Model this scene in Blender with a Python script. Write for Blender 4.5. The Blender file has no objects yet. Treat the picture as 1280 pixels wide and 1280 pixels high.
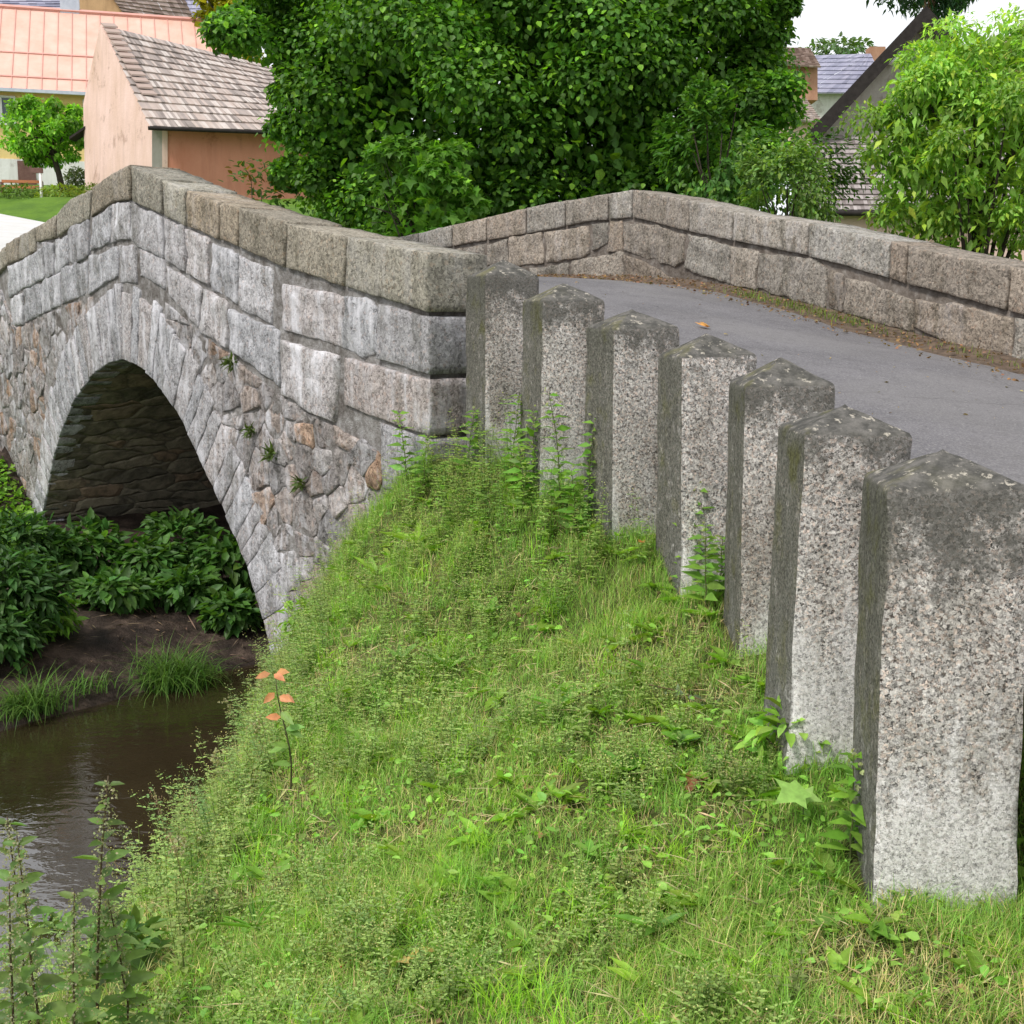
import bpy, math, random
import numpy as np
from math import radians as RAD, sin, cos, pi
random.seed(7); rng = np.random.default_rng(7)
scene = bpy.context.scene
COL = scene.collection

# ------------------------------------------------------------------ camera
PITCH = RAD(9.0); EYE = np.array([0, 0, 1.7]); FPX = 1500.0
cam = bpy.data.cameras.new('camera'); camo = bpy.data.objects.new('camera', cam); COL.objects.link(camo)
cam.sensor_width = 36; cam.lens = 36*FPX/1280; cam.clip_end = 2000; cam.clip_start = .05
camo.location = EYE; camo.rotation_euler = (pi/2-PITCH, 0, 0); scene.camera = camo
_F = np.array([0, cos(PITCH), -sin(PITCH)]); _U = np.array([0, sin(PITCH), cos(PITCH)]); _R = np.array([1., 0, 0])
def ray(x, y): return _R*(x-640)/FPX + _U*(640-y)/FPX + _F
def at(x, y, d): r = ray(x, y); return EYE + r*(d/r[1])          # point seen at (x,y) of the photo, d metres north of the eye

# ------------------------------------------------------------------ numpy noise
def _hash(ix, iy, iz, s):
    h = (ix*374761393 + iy*668265263 + iz*2147483647 + s*1274126177) & 0xFFFFFFFF
    h = ((h ^ (h >> 13))*1274126177) & 0xFFFFFFFF
    h = h ^ (h >> 16)
    return (h & 0xFFFFFF)/float(0xFFFFFF)
def vnoise(p, s=0):
    p = np.asarray(p, float); i = np.floor(p).astype(np.int64); f = p-i; f = f*f*(3-2*f); r = 0
    for dx in (0, 1):
        for dy in (0, 1):
            for dz in (0, 1):
                w = (f[..., 0] if dx else 1-f[..., 0])*(f[..., 1] if dy else 1-f[..., 1])*(f[..., 2] if dz else 1-f[..., 2])
                r = r + w*_hash(i[..., 0]+dx, i[..., 1]+dy, i[..., 2]+dz, s)
    return r*2-1
def fbm(p, o=3, s=0):
    r = 0; a = 1; t = 0
    for k in range(o): r = r+a*vnoise(np.asarray(p)*2**k, s+k*17); t += a; a *= .5
    return r/t

# ------------------------------------------------------------------ mesh builder
class MB:
    def __init__(s): s.v = []; s.c = []; s.f = []; s.m = []; s.n = 0
    def add(s, V, Fs, col=(1, 1, 1), mat=0):
        V = np.asarray(V, float).reshape(-1, 3); k = len(V)
        c = np.asarray(col, float)
        if c.ndim == 1: c = np.tile(c, (k, 1))
        s.v.append(V); s.c.append(c)
        if isinstance(Fs, np.ndarray): Fs = [Fs]
        elif len(Fs) and isinstance(Fs[0], np.ndarray) and Fs[0].ndim == 2: pass
        else:
            d = {}
            for q in Fs: d.setdefault(len(q), []).append(q)
            Fs = [np.array(q) for q in d.values()]
        for q in Fs:
            if len(q): s.f.append(q+s.n); s.m.append(np.full(len(q), mat))
        s.n += k
    def box(s, p0, p1, col=(1, 1, 1), mat=0, frame=None):
        x0, y0, z0 = p0; x1, y1, z1 = p1
        V = np.array([(x0,y0,z0),(x1,y0,z0),(x1,y1,z0),(x0,y1,z0),(x0,y0,z1),(x1,y0,z1),(x1,y1,z1),(x0,y1,z1)], float)
        if frame is not None: o, ex, ey = frame; V = np.array(o)+V[:, :1]*np.array(ex)+V[:, 1:2]*np.array(ey)+V[:, 2:]*np.array([0, 0, 1])
        s.add(V, [(3,2,1,0),(4,5,6,7),(0,1,5,4),(1,2,6,5),(2,3,7,6),(3,0,4,7)], col, mat)
    def tube(s, pts, rad, k=7, col=(1, 1, 1), mat=0):
        pts = np.asarray(pts, float); n = len(pts); rad = np.broadcast_to(rad, (n,)); V = []
        for i in range(n):
            t = pts[min(i+1, n-1)]-pts[max(i-1, 0)]; t = t/(np.linalg.norm(t)+1e-9)
            a = np.cross(t, (1, .3, .2)); a /= np.linalg.norm(a); b = np.cross(t, a)
            for j in range(k): V.append(pts[i]+rad[i]*(a*cos(2*pi*j/k)+b*sin(2*pi*j/k)))
        Fs = [(i*k+j, i*k+(j+1) % k, (i+1)*k+(j+1) % k, (i+1)*k+j) for i in range(n-1) for j in range(k)]
        Fs.append(tuple(range((n-1)*k, n*k))); s.add(V, Fs, col, mat)
    def prism(s, poly, off, col=(1, 1, 1), mat=0):
        P = np.asarray(poly, float); n = len(P); V = np.vstack([P, P+np.asarray(off, float)])
        s.add(V, [tuple(range(n)), tuple(range(2*n-1, n-1, -1))]+[((i+1) % n, i, n+i, n+(i+1) % n) for i in range(n)], col, mat)
    def build(s, name, mats, parent=None, loc=None, smooth=True):
        if not isinstance(mats, (list, tuple)): mats = [mats]
        V = np.concatenate(s.v); C = np.concatenate(s.c)
        if loc is not None: V = V-np.asarray(loc)
        me = bpy.data.meshes.new(name); me.vertices.add(len(V)); me.vertices.foreach_set('co', V.astype(np.float32).ravel())
        tot = np.concatenate([np.full(len(q), q.shape[1]) for q in s.f]); idx = np.concatenate([q.ravel() for q in s.f])
        me.loops.add(len(idx)); me.polygons.add(len(tot)); me.loops.foreach_set('vertex_index', idx.astype(np.int32))
        me.polygons.foreach_set('loop_start', np.concatenate([[0], np.cumsum(tot)[:-1]]).astype(np.int32))
        me.polygons.foreach_set('material_index', np.concatenate(s.m).astype(np.int32))
        me.polygons.foreach_set('use_smooth', np.full(len(tot), smooth))
        a = me.color_attributes.new('tint', 'FLOAT_COLOR', 'POINT')
        a.data.foreach_set('color', np.hstack([C, np.ones((len(C), 1))]).astype(np.float32).ravel())
        for m in mats: me.materials.append(m)
        me.update(calc_edges=True); me.validate()
        o = bpy.data.objects.new(name, me); COL.objects.link(o)
        if loc is not None: o.location = loc
        if parent is not None: o.parent = parent; o.location = np.asarray(loc if loc is not None else (0, 0, 0))-np.array(parent.location)
        return o
def smooth_angle(o, deg=35):
    me = o.data
    try: me.set_sharp_from_angle(angle=RAD(deg))
    except Exception: pass
def tag(o, label=None, cat=None, group=None, kind=None):
    if label: o['label'] = label
    if cat: o['category'] = cat
    if group: o['group'] = group
    if kind: o['kind'] = kind
    return o
def thing(name, loc, label, cat, group=None):
    o = bpy.data.objects.new(name, None); COL.objects.link(o); o.location = loc; o.empty_display_size = .2
    return tag(o, label, cat, group)

# ------------------------------------------------------------------ materials
class NT:
    def __init__(s, name):
        s.m = bpy.data.materials.new(name); s.m.use_nodes = True; s.t = s.m.node_tree; s.t.nodes.clear()
        s.out = s.t.nodes.new('ShaderNodeOutputMaterial')
    def n(s, typ, ins=None, **props):
        d = s.t.nodes.new('ShaderNode'+typ)
        for k, v in props.items(): setattr(d, k, v)
        for k, v in (ins or {}).items():
            if hasattr(v, 'is_output'): s.t.links.new(v, d.inputs[k])
            else: d.inputs[k].default_value = v
        return d
    def coord(s, k='Object'): return s.n('TexCoord').outputs[k]
    def noise(s, vec, scale, detail=3, rough=.55, dist=0, out='Fac'):
        return s.n('TexNoise', {'Vector': vec, 'Scale': scale, 'Detail': detail, 'Roughness': rough, 'Distortion': dist}).outputs[out]
    def vor(s, vec, scale, out='Color', feature='F1', rnd=1.):
        return s.n('TexVoronoi', {'Vector': vec, 'Scale': scale, 'Randomness': rnd}, feature=feature).outputs[out]
    def ramp(s, fac, stops, interp='LINEAR'):
        r = s.n('ValToRGB', {'Fac': fac}); e = r.color_ramp; e.interpolation = interp
        while len(e.elements) < len(stops): e.elements.new(.5)
        for q, (p, c) in zip(e.elements, stops):
            q.position = p; c = (c, c, c) if not hasattr(c, '__len__') else c; q.color = (*c, 1)
        return r.outputs['Color']
    def mix(s, fac, a, b, blend='MIX'):
        d = s.n('Mix', data_type='RGBA', blend_type=blend)
        for i, v in ((0, fac), (6, a), (7, b)):
            if hasattr(v, 'is_output'): s.t.links.new(v, d.inputs[i])
            elif i == 0: d.inputs[0].default_value = v
            else: d.inputs[i].default_value = (*v, 1) if len(v) == 3 else v
        return d.outputs[2]
    def math(s, op, a, b=0.0, clamp=False):
        d = s.n('Math', operation=op, use_clamp=clamp)
        for i, v in ((0, a), (1, b)):
            if hasattr(v, 'is_output'): s.t.links.new(v, d.inputs[i])
            else: d.inputs[i].default_value = v
        return d.outputs[0]
    def sep(s, vec): return s.n('SeparateXYZ', {0: vec}).outputs
    def scale(s, vec, sc): return s.n('VectorMath', {0: vec, 1: sc}, operation='MULTIPLY').outputs[0]
    def tint(s): return s.n('Attribute', attribute_name='tint').outputs['Color']
    def bump(s, h, strength=.5, dist=.01, nrm=None):
        d = {'Height': h, 'Strength': strength, 'Distance': dist}
        if nrm is not None: d['Normal'] = nrm
        return s.n('Bump', d).outputs[0]
    def bsdf(s, col, rough=.8, nrm=None, spec=.3, **kw):
        d = {'Base Color': col if hasattr(col, 'is_output') else (*col, 1), 'Roughness': rough, 'Specular IOR Level': spec}
        if nrm is not None: d['Normal'] = nrm
        d.update(kw)
        b = s.n('BsdfPrincipled', d); s.t.links.new(b.outputs[0], s.out.inputs[0]); return b
    def surf(s, sh): s.t.links.new(sh, s.out.inputs[0])

def granite(nt, vec, grain, lo=.05, hi=.62, pink=.25):
    wob = nt.mix(.012, vec, nt.noise(vec, grain*.9, 2, out='Color'), 'LINEAR_LIGHT')
    g = nt.sep(nt.vor(wob, grain)); g2 = nt.sep(nt.vor(wob, grain*2.3))
    k = nt.math('ADD', nt.math('MULTIPLY', g[0], .6), nt.math('MULTIPLY', g2[0], .4))
    c = nt.ramp(k, [(.12, lo), (.33, lo+(hi-lo)*.32), (.55, lo+(hi-lo)*.6), (.88, hi)])
    pk = nt.math('GREATER_THAN', g[1], 1-pink)
    c = nt.mix(nt.math('MULTIPLY', pk, .55), c, nt.mix(1.0, c, (1.12, .9, .78), 'MULTIPLY'))
    return c, k

def mat_masonry(name, grain, tone, streak=.6, lich=.5, lo=.06, hi=.6, bumpd=.012):
    t = NT(name); v = t.coord(); c, k = granite(t, v, grain, lo, hi, .08); c = t.mix(.3, c, t.mix(1., (.5*(lo+hi),)*3, t.ramp(t.noise(v, 11., 5, .7), [(.3, .55), (.7, 1.4)]), 'MULTIPLY'))
    c = t.mix(1., c, tone, 'MULTIPLY')
    ti = t.sep(t.tint())
    # tint.r brightness of the stone, tint.g how brown, tint.b how much lime and streaking it carries
    c = t.mix(t.math('MULTIPLY', ti[1], .9), c, t.mix(1., c, (1.25, .86, .58), 'MULTIPLY'))
    st = t.noise(t.scale(v, (9, 9, .9)), 1., 4, .6); st2 = t.noise(v, 7., 5, .65)
    lime = t.math('MULTIPLY', t.ramp(t.math('ADD', t.math('MULTIPLY', st, .6), t.math('MULTIPLY', st2, .4)), [(.48, 0), (.62, 1)]), ti[2])
    c = t.mix(t.math('MULTIPLY', lime, streak), c, (.68, .67, .70))
    dk = t.ramp(t.noise(t.scale(v, (5, 5, 1.6)), 1., 6, .7), [(.50, 0), (.68, 1)])
    c = t.mix(t.math('MULTIPLY', dk, lich), c, t.mix(1., c, (.36, .36, .31), 'MULTIPLY'))
    sp = t.ramp(t.noise(v, 55., 2), [(.62, 0), (.7, 1)])
    c = t.mix(t.math('MULTIPLY', sp, .35), c, (.08, .08, .07))
    c = t.mix(1., c, t.n('CombineXYZ', {0: ti[0], 1: ti[0], 2: ti[0]}).outputs[0], 'MULTIPLY')
    hgt = t.math('ADD', t.math('MULTIPLY', k, .45), t.math('ADD', t.math('MULTIPLY', t.noise(v, 22., 5, .7), 1.), t.math('MULTIPLY', t.ramp(t.noise(v, 14., 4, .6), [(.30, 0), (.42, 1)]), .8)))
    t.bsdf(c, .93, t.bump(hgt, .8, bumpd), .12); return t.m

M = {}
M['stone'] = mat_masonry('bridge_granite', 50., (.93, .925, .96), streak=.9, lich=.75, lo=.14, hi=.62)
M['coping'] = mat_masonry('coping_granite', 52., (.87, .81, .67), streak=.35, lich=.7, lo=.10, hi=.60)
M['farstone'] = mat_masonry('parapet_granite', 50., (.80, .75, .665), streak=.35, lich=.7, lo=.09, hi=.62)
M['rubble'] = mat_masonry('rubble_stone', 30., (.86, .82, .81), streak=.9, lich=.7, lo=.14, hi=.58, bumpd=.03)
def mat_mortar():
    t = NT('lime_mortar'); v = t.coord()
    c = t.ramp(t.noise(v, 14, 6, .7), [(.28, (.20, .185, .165)), (.5, (.36, .34, .325)), (.72, (.58, .57, .57))])
    c = t.mix(t.ramp(t.noise(v, 3.2, 5, .7), [(.46, 0), (.62, .85)]), c, t.mix(1., c, (.42, .39, .36), 'MULTIPLY'))
    t.bsdf(c, .95, t.bump(t.noise(v, 35, 6, .75), 1., .04), .1); return t.m
M['mortar'] = mat_mortar()
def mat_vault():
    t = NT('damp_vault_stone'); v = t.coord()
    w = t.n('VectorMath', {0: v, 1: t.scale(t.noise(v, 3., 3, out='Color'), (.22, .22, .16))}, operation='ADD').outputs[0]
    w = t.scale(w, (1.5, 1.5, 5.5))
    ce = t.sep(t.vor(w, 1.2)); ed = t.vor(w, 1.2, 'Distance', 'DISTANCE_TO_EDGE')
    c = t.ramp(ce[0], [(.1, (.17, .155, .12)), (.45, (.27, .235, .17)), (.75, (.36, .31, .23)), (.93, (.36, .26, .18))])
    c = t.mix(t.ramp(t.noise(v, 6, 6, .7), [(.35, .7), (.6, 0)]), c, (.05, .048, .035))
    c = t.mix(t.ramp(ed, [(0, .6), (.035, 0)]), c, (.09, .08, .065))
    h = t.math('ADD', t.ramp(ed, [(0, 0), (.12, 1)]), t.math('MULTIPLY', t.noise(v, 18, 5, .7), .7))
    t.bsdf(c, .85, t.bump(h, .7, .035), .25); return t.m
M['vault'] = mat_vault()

def mat_post():
    t = NT('weathered_granite_bollard'); v = t.coord()
    vr = t.n('VectorMath', {0: v, 1: t.n('CombineXYZ', {0: t.math('MULTIPLY', t.n('ObjectInfo').outputs['Random'], 37.), 1: 3., 2: 5.}).outputs[0]}, operation='ADD').outputs[0]
    c, k = granite(t, vr, 122., .03, .92, .22); c = t.mix(1., c, t.ramp(t.noise(t.scale(vr, (3.5, 3.5, 1.6)), 1., 5, .65), [(.3, (.66, .63, .585)), (.6, (1.15, 1.135, 1.12))]), 'MULTIPLY')
    c = t.mix(1., c, (.94, .90, .875), 'MULTIPLY')
    rv = t.n('ObjectInfo').outputs['Random']; c = t.mix(1., c, t.ramp(rv, [(0, (.86, .85, .83)), (.5, (1, .995, .985)), (1, (1.12, 1.12, 1.13))]), 'MULTIPLY')
    ti = t.sep(t.tint()); nr = t.sep(t.coord('Normal'))
    big = t.noise(vr, 5., 5, .65); mid = t.noise(vr, 16., 5, .7); fine = t.noise(vr, 60., 3, .6)
    # tint.r: height from the ground (0) to the shoulder (1); tint.b: share of lime wash left at the foot
    lf = t.noise(t.scale(vr, (9, 9, 1.4)), 1., 5, .65)
    lime = t.math('ADD', t.math('MULTIPLY', t.math('SUBTRACT', .62, ti[0]), 1.25), t.math('ADD', t.math('MULTIPLY', t.math('SUBTRACT', lf, .5), 1.6), t.math('SUBTRACT', ti[2], .5)))
    lime = t.ramp(t.math('ADD', lime, t.math('MULTIPLY', t.math('SUBTRACT', fine, .5), .8)), [(.30, 0), (.62, 1)])
    c = t.mix(t.math('MULTIPLY', lime, t.math('ADD', .18, t.math('MULTIPLY', k, .95), True)), c, (.90, .87, .865))
    c = t.mix(t.math('MULTIPLY', t.ramp(t.noise(vr, 95., 3, .7), [(.56, 0), (.66, 1)]), .5), c, (.13, .125, .115))
    stn = t.ramp(t.noise(t.scale(vr, (14, 14, 1.6)), 1., 5, .7), [(.54, 0), (.68, 1)])
    c = t.mix(t.math('MULTIPLY', stn, .42), c, t.mix(1., c, (.42, .41, .36), 'MULTIPLY'))
    # black crust near the shoulder
    cr = t.math('ADD', t.math('MULTIPLY', t.math('SUBTRACT', ti[0], t.math('ADD', .66, t.math('MULTIPLY', t.n('ObjectInfo').outputs['Random'], .2))), 2.7), t.math('MULTIPLY', t.math('SUBTRACT', t.math('ADD', t.math('MULTIPLY', big, .6), t.math('MULTIPLY', mid, .4)), .5), 3.2))
    cr = t.ramp(t.math('ADD', cr, t.math('MULTIPLY', t.math('SUBTRACT', fine, .5), .9)), [(.18, 0), (.6, 1)])
    c = t.mix(t.math('MULTIPLY', cr, .82), c, t.mix(fine, (.055, .053, .047), (.13, .125, .11)))
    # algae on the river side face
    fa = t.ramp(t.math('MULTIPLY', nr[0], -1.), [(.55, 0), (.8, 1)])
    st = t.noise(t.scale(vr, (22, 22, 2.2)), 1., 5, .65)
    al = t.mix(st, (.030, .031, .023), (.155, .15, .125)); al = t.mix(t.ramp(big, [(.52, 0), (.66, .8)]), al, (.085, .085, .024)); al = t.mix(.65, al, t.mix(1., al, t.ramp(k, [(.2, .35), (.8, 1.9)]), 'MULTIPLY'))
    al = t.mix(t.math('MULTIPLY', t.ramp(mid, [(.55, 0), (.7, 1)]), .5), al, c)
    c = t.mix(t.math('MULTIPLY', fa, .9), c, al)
    # lichen on the cap
    up = t.ramp(nr[2], [(.25, 0), (.5, 1)])
    cap = t.mix(t.ramp(mid, [(.4, 0), (.62, 1)]), (.075, .073, .066), (.17, .16, .145))
    cap = t.mix(t.ramp(t.noise(vr, 26., 4, .7), [(.58, 0), (.66, 1)]), cap, (.46, .42, .35))
    mo = t.math('MULTIPLY', t.ramp(big, [(.48, 0), (.66, .7)]), t.ramp(t.math('MULTIPLY', nr[0], -1.), [(.0, 0.04), (.25, 1)]))
    cap = t.mix(mo, cap, t.mix(mid, (.085, .085, .028), (.27, .25, .11)))
    c = t.mix(up, c, cap)
    h = t.math('ADD', t.math('MULTIPLY', k, .5), t.math('MULTIPLY', mid, 1.))
    t.bsdf(c, .93, t.bump(h, .75, .008), .12); return t.m
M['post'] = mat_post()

def mat_asphalt():
    t = NT('old_asphalt'); v = t.coord()
    c = t.ramp(t.noise(v, 1.3, 5, .6), [(.3, (.105, .100, .108)), (.7, (.165, .157, .165))])
    c = t.mix(t.ramp(t.noise(v, 75, 3, .7), [(.48, 0), (.68, .75)]), c, (.30, .285, .28)); c = t.mix(t.ramp(t.noise(v, 9, 6, .75), [(.5, 0), (.7, .5)]), c, (.075, .07, .07)); c = t.mix(t.ramp(t.noise(t.scale(v, (1, 1, 0)), .45, 2), [(.48, 0), (.56, .35)]), c, (.20, .19, .185))
    c = t.mix(t.ramp(t.noise(v, 48, 3, .7), [(.6, 0), (.68, .7)]), c, (.05, .046, .046))
    cw = t.vor(t.mix(.25, v, t.noise(v, 2.2, 3, out='Color'), 'LINEAR_LIGHT'), .55, 'Distance', 'DISTANCE_TO_EDGE')
    c = t.mix(t.ramp(cw, [(.0, .45), (.007, 0)]), c, (.06, .055, .055))
    t.bsdf(c, .82, t.bump(t.noise(v, 160, 3), .6, .006), .3); return t.m
M['asphalt'] = mat_asphalt()
def mat_simple(name, stops, sc=6., rough=.9, bs=25., bd=.01, spec=.2, detail=6):
    t = NT(name); v = t.coord(); c = t.ramp(t.noise(v, sc, detail, .65), stops)
    t.bsdf(c, rough, t.bump(t.noise(v, bs, 5, .7), .8, bd), spec); return t.m
M['dirtymortar'] = mat_simple('dirty_mortar', [(.3, (.085, .068, .056)), (.52, (.17, .145, .125)), (.75, (.30, .275, .25))], 12., .95, 40, .02, .1)
M['soil'] = mat_simple('grassy_soil', [(.3, (.045, .05, .016)), (.5, (.085, .10, .028)), (.7, (.13, .12, .05))], 9., bs=40, bd=.02)
M['mud'] = mat_simple('river_mud', [(.32, (.016, .011, .008)), (.52, (.046, .031, .023)), (.74, (.15, .105, .08))], 4., .7, 18, .05, .3)
M['litter'] = mat_simple('leaf_litter_verge', [(.3, (.06, .045, .035)), (.5, (.13, .095, .07)), (.62, (.17, .12, .085)), (.75, (.12, .13, .045))], 14., bs=60, bd=.012)
M['field'] = mat_simple('meadow', [(.3, (.06, .13, .015)), (.6, (.11, .21, .02)), (.8, (.17, .26, .03))], 1.2, bs=12, bd=.05)
M['paleroad'] = mat_simple('pale_village_road', [(.3, (.52, .51, .49)), (.7, (.66, .65, .63))], 2., bs=40, bd=.005)
def mat_water():
    t = NT('brown_river_water'); v = t.coord()
    h = t.math('ADD', t.math('MULTIPLY', t.noise(t.scale(v, (1., 1.6, 1)), 5.5, 3, .5, .6), 1.), t.math('MULTIPLY', t.noise(v, 17., 2, .5), .18))
    c = t.ramp(t.noise(v, .8, 3), [(.3, (.023, .016, .008)), (.7, (.040, .029, .015))])
    t.bsdf(c, .04, t.bump(h, .10, .05), .8, IOR=1.9); return t.m
M['water'] = mat_water()
def mat_leaf(name, trans=.35, rough=.5, spec=.35):
    t = NT(name); c = t.tint(); v = t.coord()
    c = t.mix(.45, c, t.mix(1., c, t.ramp(t.noise(v, 30., 3), [(.3, .55), (.7, 1.5)]), 'MULTIPLY'))
    b = t.bsdf(c, rough, None, spec)
    tr = t.n('BsdfTranslucent', {'Color': t.mix(1., c, (1.5, 1.6, .55), 'MULTIPLY')})
    m = t.n('MixShader', {0: trans, 1: b.outputs[0], 2: tr.outputs[0]}); t.surf(m.outputs[0]); return t.m
M['leaf'] = mat_leaf('leaf_green'); M['grass'] = mat_leaf('grass_blade', .3, .55, .25)
M['bark'] = mat_simple('bark', [(.3, (.03, .024, .018)), (.7, (.10, .08, .06))], 12., bs=30, bd=.03)
M['pinebark'] = mat_simple('pine_bark', [(.3, (.20, .11, .07)), (.7, (.42, .27, .19))], 8., bs=30, bd=.03)
M['dead'] = mat_leaf('dry_leaf', .15, .7, .2)

# ------------------------------------------------------------------ bridge frame
PHI = RAD(39.); P0 = np.array([-.564, 8.2, 0.])
T3 = np.array([-sin(PHI), cos(PHI), 0]); N3 = np.array([-cos(PHI), -sin(PHI), 0])     # along the bridge, out of its upstream face
def uvn(x, y): qx = x-P0[0]; qy = y-P0[1]; return qx*T3[0]+qy*T3[1], -(qx*N3[0]+qy*N3[1])
def NEAR(s, z, h):
    s, z, h = np.broadcast_arrays(np.asarray(s, float), z, h)
    return P0+s[..., None]*T3+h[..., None]*N3+z[..., None]*np.array([0, 0, 1.])
FPATH = np.array([(-5.0, 21.77), (-3.439, 19.842), (-1.866, 17.9), (-1.352, 17.3), (-0.646, 16.55), (0.403, 15.55), (1.436, 14.4), (1.946, 13.4), (2.292, 12.7), (2.791, 11.6), (3.288, 10.6), (3.371, 10.4), (3.81, 9.4), (4.236, 8.5), (4.75, 7.2), (5.3, 5.2), (5.8, 2.5), (6.1, -1.0)])
FS = np.concatenate([[0], np.cumsum(np.linalg.norm(np.diff(FPATH, axis=0), axis=1))])-2.483
_fs = np.arange(-2.4, 23.5, .1); _fx = np.interp(_fs, FS, FPATH[:, 0]); _fy = np.interp(_fs, FS, FPATH[:, 1])
_k = np.ones(9)/9
def _sm(a): p = np.pad(a, 4, mode='reflect', reflect_type='odd'); return np.convolve(p, _k, 'valid')
_fx, _fy = _sm(_fx), _sm(_fy); _ftx = np.gradient(_fx); _fty = np.gradient(_fy); _l = np.hypot(_ftx, _fty); _ftx /= _l; _fty /= _l
def FAR(s, z, h):
    s, z, h = np.broadcast_arrays(np.asarray(s, float), z, h)
    tx = np.interp(s, _fs, _ftx); ty = np.interp(s, _fs, _fty)
    return np.stack([np.interp(s, _fs, _fx)+ty*h, np.interp(s, _fs, _fy)-tx*h, z], -1)

ROADZ = ([-12, -9, -4.76, -2.8, -1.8, -.77, .53, 1.7, 2.46, 3.6, 5.2, 7, 9, 10.5, 13, 18, 24, 34, 50], [.2, .42, .82, 1.19, 1.38, 1.54, 1.80, 1.99, 2.08, 2.17, 2.22, 2.15, 1.97, 1.9, 2.3, 3.25, 4.0, 5.2, 7.3])
def road_z(u): return np.interp(u, *ROADZ)
INTR = [(2.25, -1.6), (2.37, -1.29), (2.43, -1.14), (2.60, -.75), (2.83, -.43), (3.11, -.14), (3.36, .13), (3.72, .44), (4.03, .74), (4.37, .97), (4.85, 1.2), (5.15, 1.28), (5.46, 1.32), (5.85, 1.28), (6.38, 1.13), (7.01, .81), (7.47, .45), (7.86, .05), (8.2, -.44), (8.55, -1.01), (8.75, -1.6)]
IU = np.array([a for a, b in INTR]); IZ = np.array([b for a, b in INTR])

# ------------------------------------------------------------------ terrain
KY = [-6, 0, 2, 3.4, 4.06, 5, 5.64, 6.22, 6.84, 7.66, 8.2, 8.65, 9.4, 9.83, 10.1, 11, 20]
KPX = [1.9, 1.55, 1.3, 1.12, 1.05, 1.0, .85, .58, .25, -.1, -.56, -.93, -1.53, -1.88, -2.1, -2.83, -9.9]
KPZ = [-.3, -.26, -.15, -.03, .17, .30, .39, .57, .77, .78, .76, .40, -.52, -1.4, -1.9, -2, -2]
KB = [-1.7, -1.6, -1.58, -1.52, -1.38, -1.27, -1.22, -1.22, -1.22, -1.26, -1.36, -1.5, -1.9, -2.2, -2.4, -3.1, -10.3]
KBZ = [-.85, -.68, -.58, -.54, -.54, -.50, -.46, -.40, -.34, -.30, -.36, -.55, -1.2, -1.75, -1.9, -2, -2]
KW = [-3.2, -3.0, -2.8, -2.6, -2.45, -2.25, -2.15, -2.1, -2.1, -2.1, -2.15, -2.25, -2.45, -2.6, -2.75, -3.3, -10.6]
HLU = ([2.0, 3.2, 3.6, 4.2, 5, 7, 8.5, 9.3, 10.5, 12], [-2.2, -1.85, -1.62, -1.38, -1.22, -1.0, -.75, -.25, .6, 1.5])
VY = ([0, 10, 16, 22, 32, 50, 70, 120, 300, 900], [.6, 1.0, 1.7, 3.1, 4.55, 7.15, 9.4, 13, 20, 30])
def village(x, y):
    v = np.interp(y, *VY); k = np.clip((x+3)/8, 0, 1); return v*(1-k)+(.3+.52*v)*k
def H(x, y, rough=True):
    x = np.asarray(x, float); y = np.asarray(y, float); u, n = uvn(x, y)
    px, pz, b, bz, w = (np.interp(y, KY, k) for k in (KPX, KPZ, KB, KBZ, KW))
    rz = road_z(u)
    fr = np.clip((x-b)/np.maximum(px-b, .2), 0, 1)
    bank = np.where(x < b, bz+(np.clip((b-x)/np.maximum(b-w, .2), 0, 1)**1.25)*(-2.-bz), bz+(pz-bz)*(fr**.85))
    bank = np.where(x > px, pz+np.clip((x-px-.48-np.clip(3.6-y,0,1)*.9)/.35, 0, 1)*(np.maximum(rz-.16, pz)-pz), bank)
    left = np.interp(u, *HLU)+.12*np.clip(-n, 0, 3)
    left = left+np.clip((-n-3)/6, 0, 1)*1.2*np.clip((u-4.5)/4, 0, 1)
    vil = village(x, y)
    left = np.where(u > 10, np.maximum(left, np.minimum(vil, left+(u-10)*1.2)), left)
    h = np.where((n < .13) | (u < -.05), np.maximum(bank, np.where((n < .3), left, -2.2)), left)
    h = np.where((n >= .13) & (u >= -.05) & (u < 2.0), -2.2, h)
    # beyond the downstream face
    back = np.interp(u, [-14, -3, 0, 1.5, 3.7, 5, 8, 10, 13], [.2, .7, .6, -1.9, -1.9, -1.2, -.4, 1.0, 2.4])
    k = np.clip((y-28)/12, 0, 1); back = back*(1-k)+vil*k; back = np.where(u > 9.5, np.maximum(back, vil*np.clip((u-9.5)/4, 0, 1)), back)
    bk = np.clip((n-4.9)/.6, 0, 1); h = np.where(n > 4.9, h*(1-bk)+back*bk, h)
    onr = (u > 10) & (n > -.9) & (n < 6.2+.05*np.clip(u-11, 0, 60)) & (u < 47); h = np.where(onr, np.minimum(h, rz)-.35, h)
    far = np.clip((np.hypot(x, y-10)-90)/60, 0, 1); h = h*(1-far)+np.maximum(vil, 1.0)*far
    if rough:
        p = np.stack([x*1.7, y*1.7, 0*x], -1); h = h+(.05*fbm(p, 3, 5)+.02*fbm(p*4, 2, 6))*np.where(h > -1.5, 1, .3)
    return h
def ground_at(px, py):
    r = ray(px, py); t = 1.5
    while t < 200:
        p = EYE+r*t
        if p[2] <= float(H(p[0], p[1])): break
        t += .02
    return np.array([p[0], p[1], float(H(p[0], p[1]))])

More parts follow.
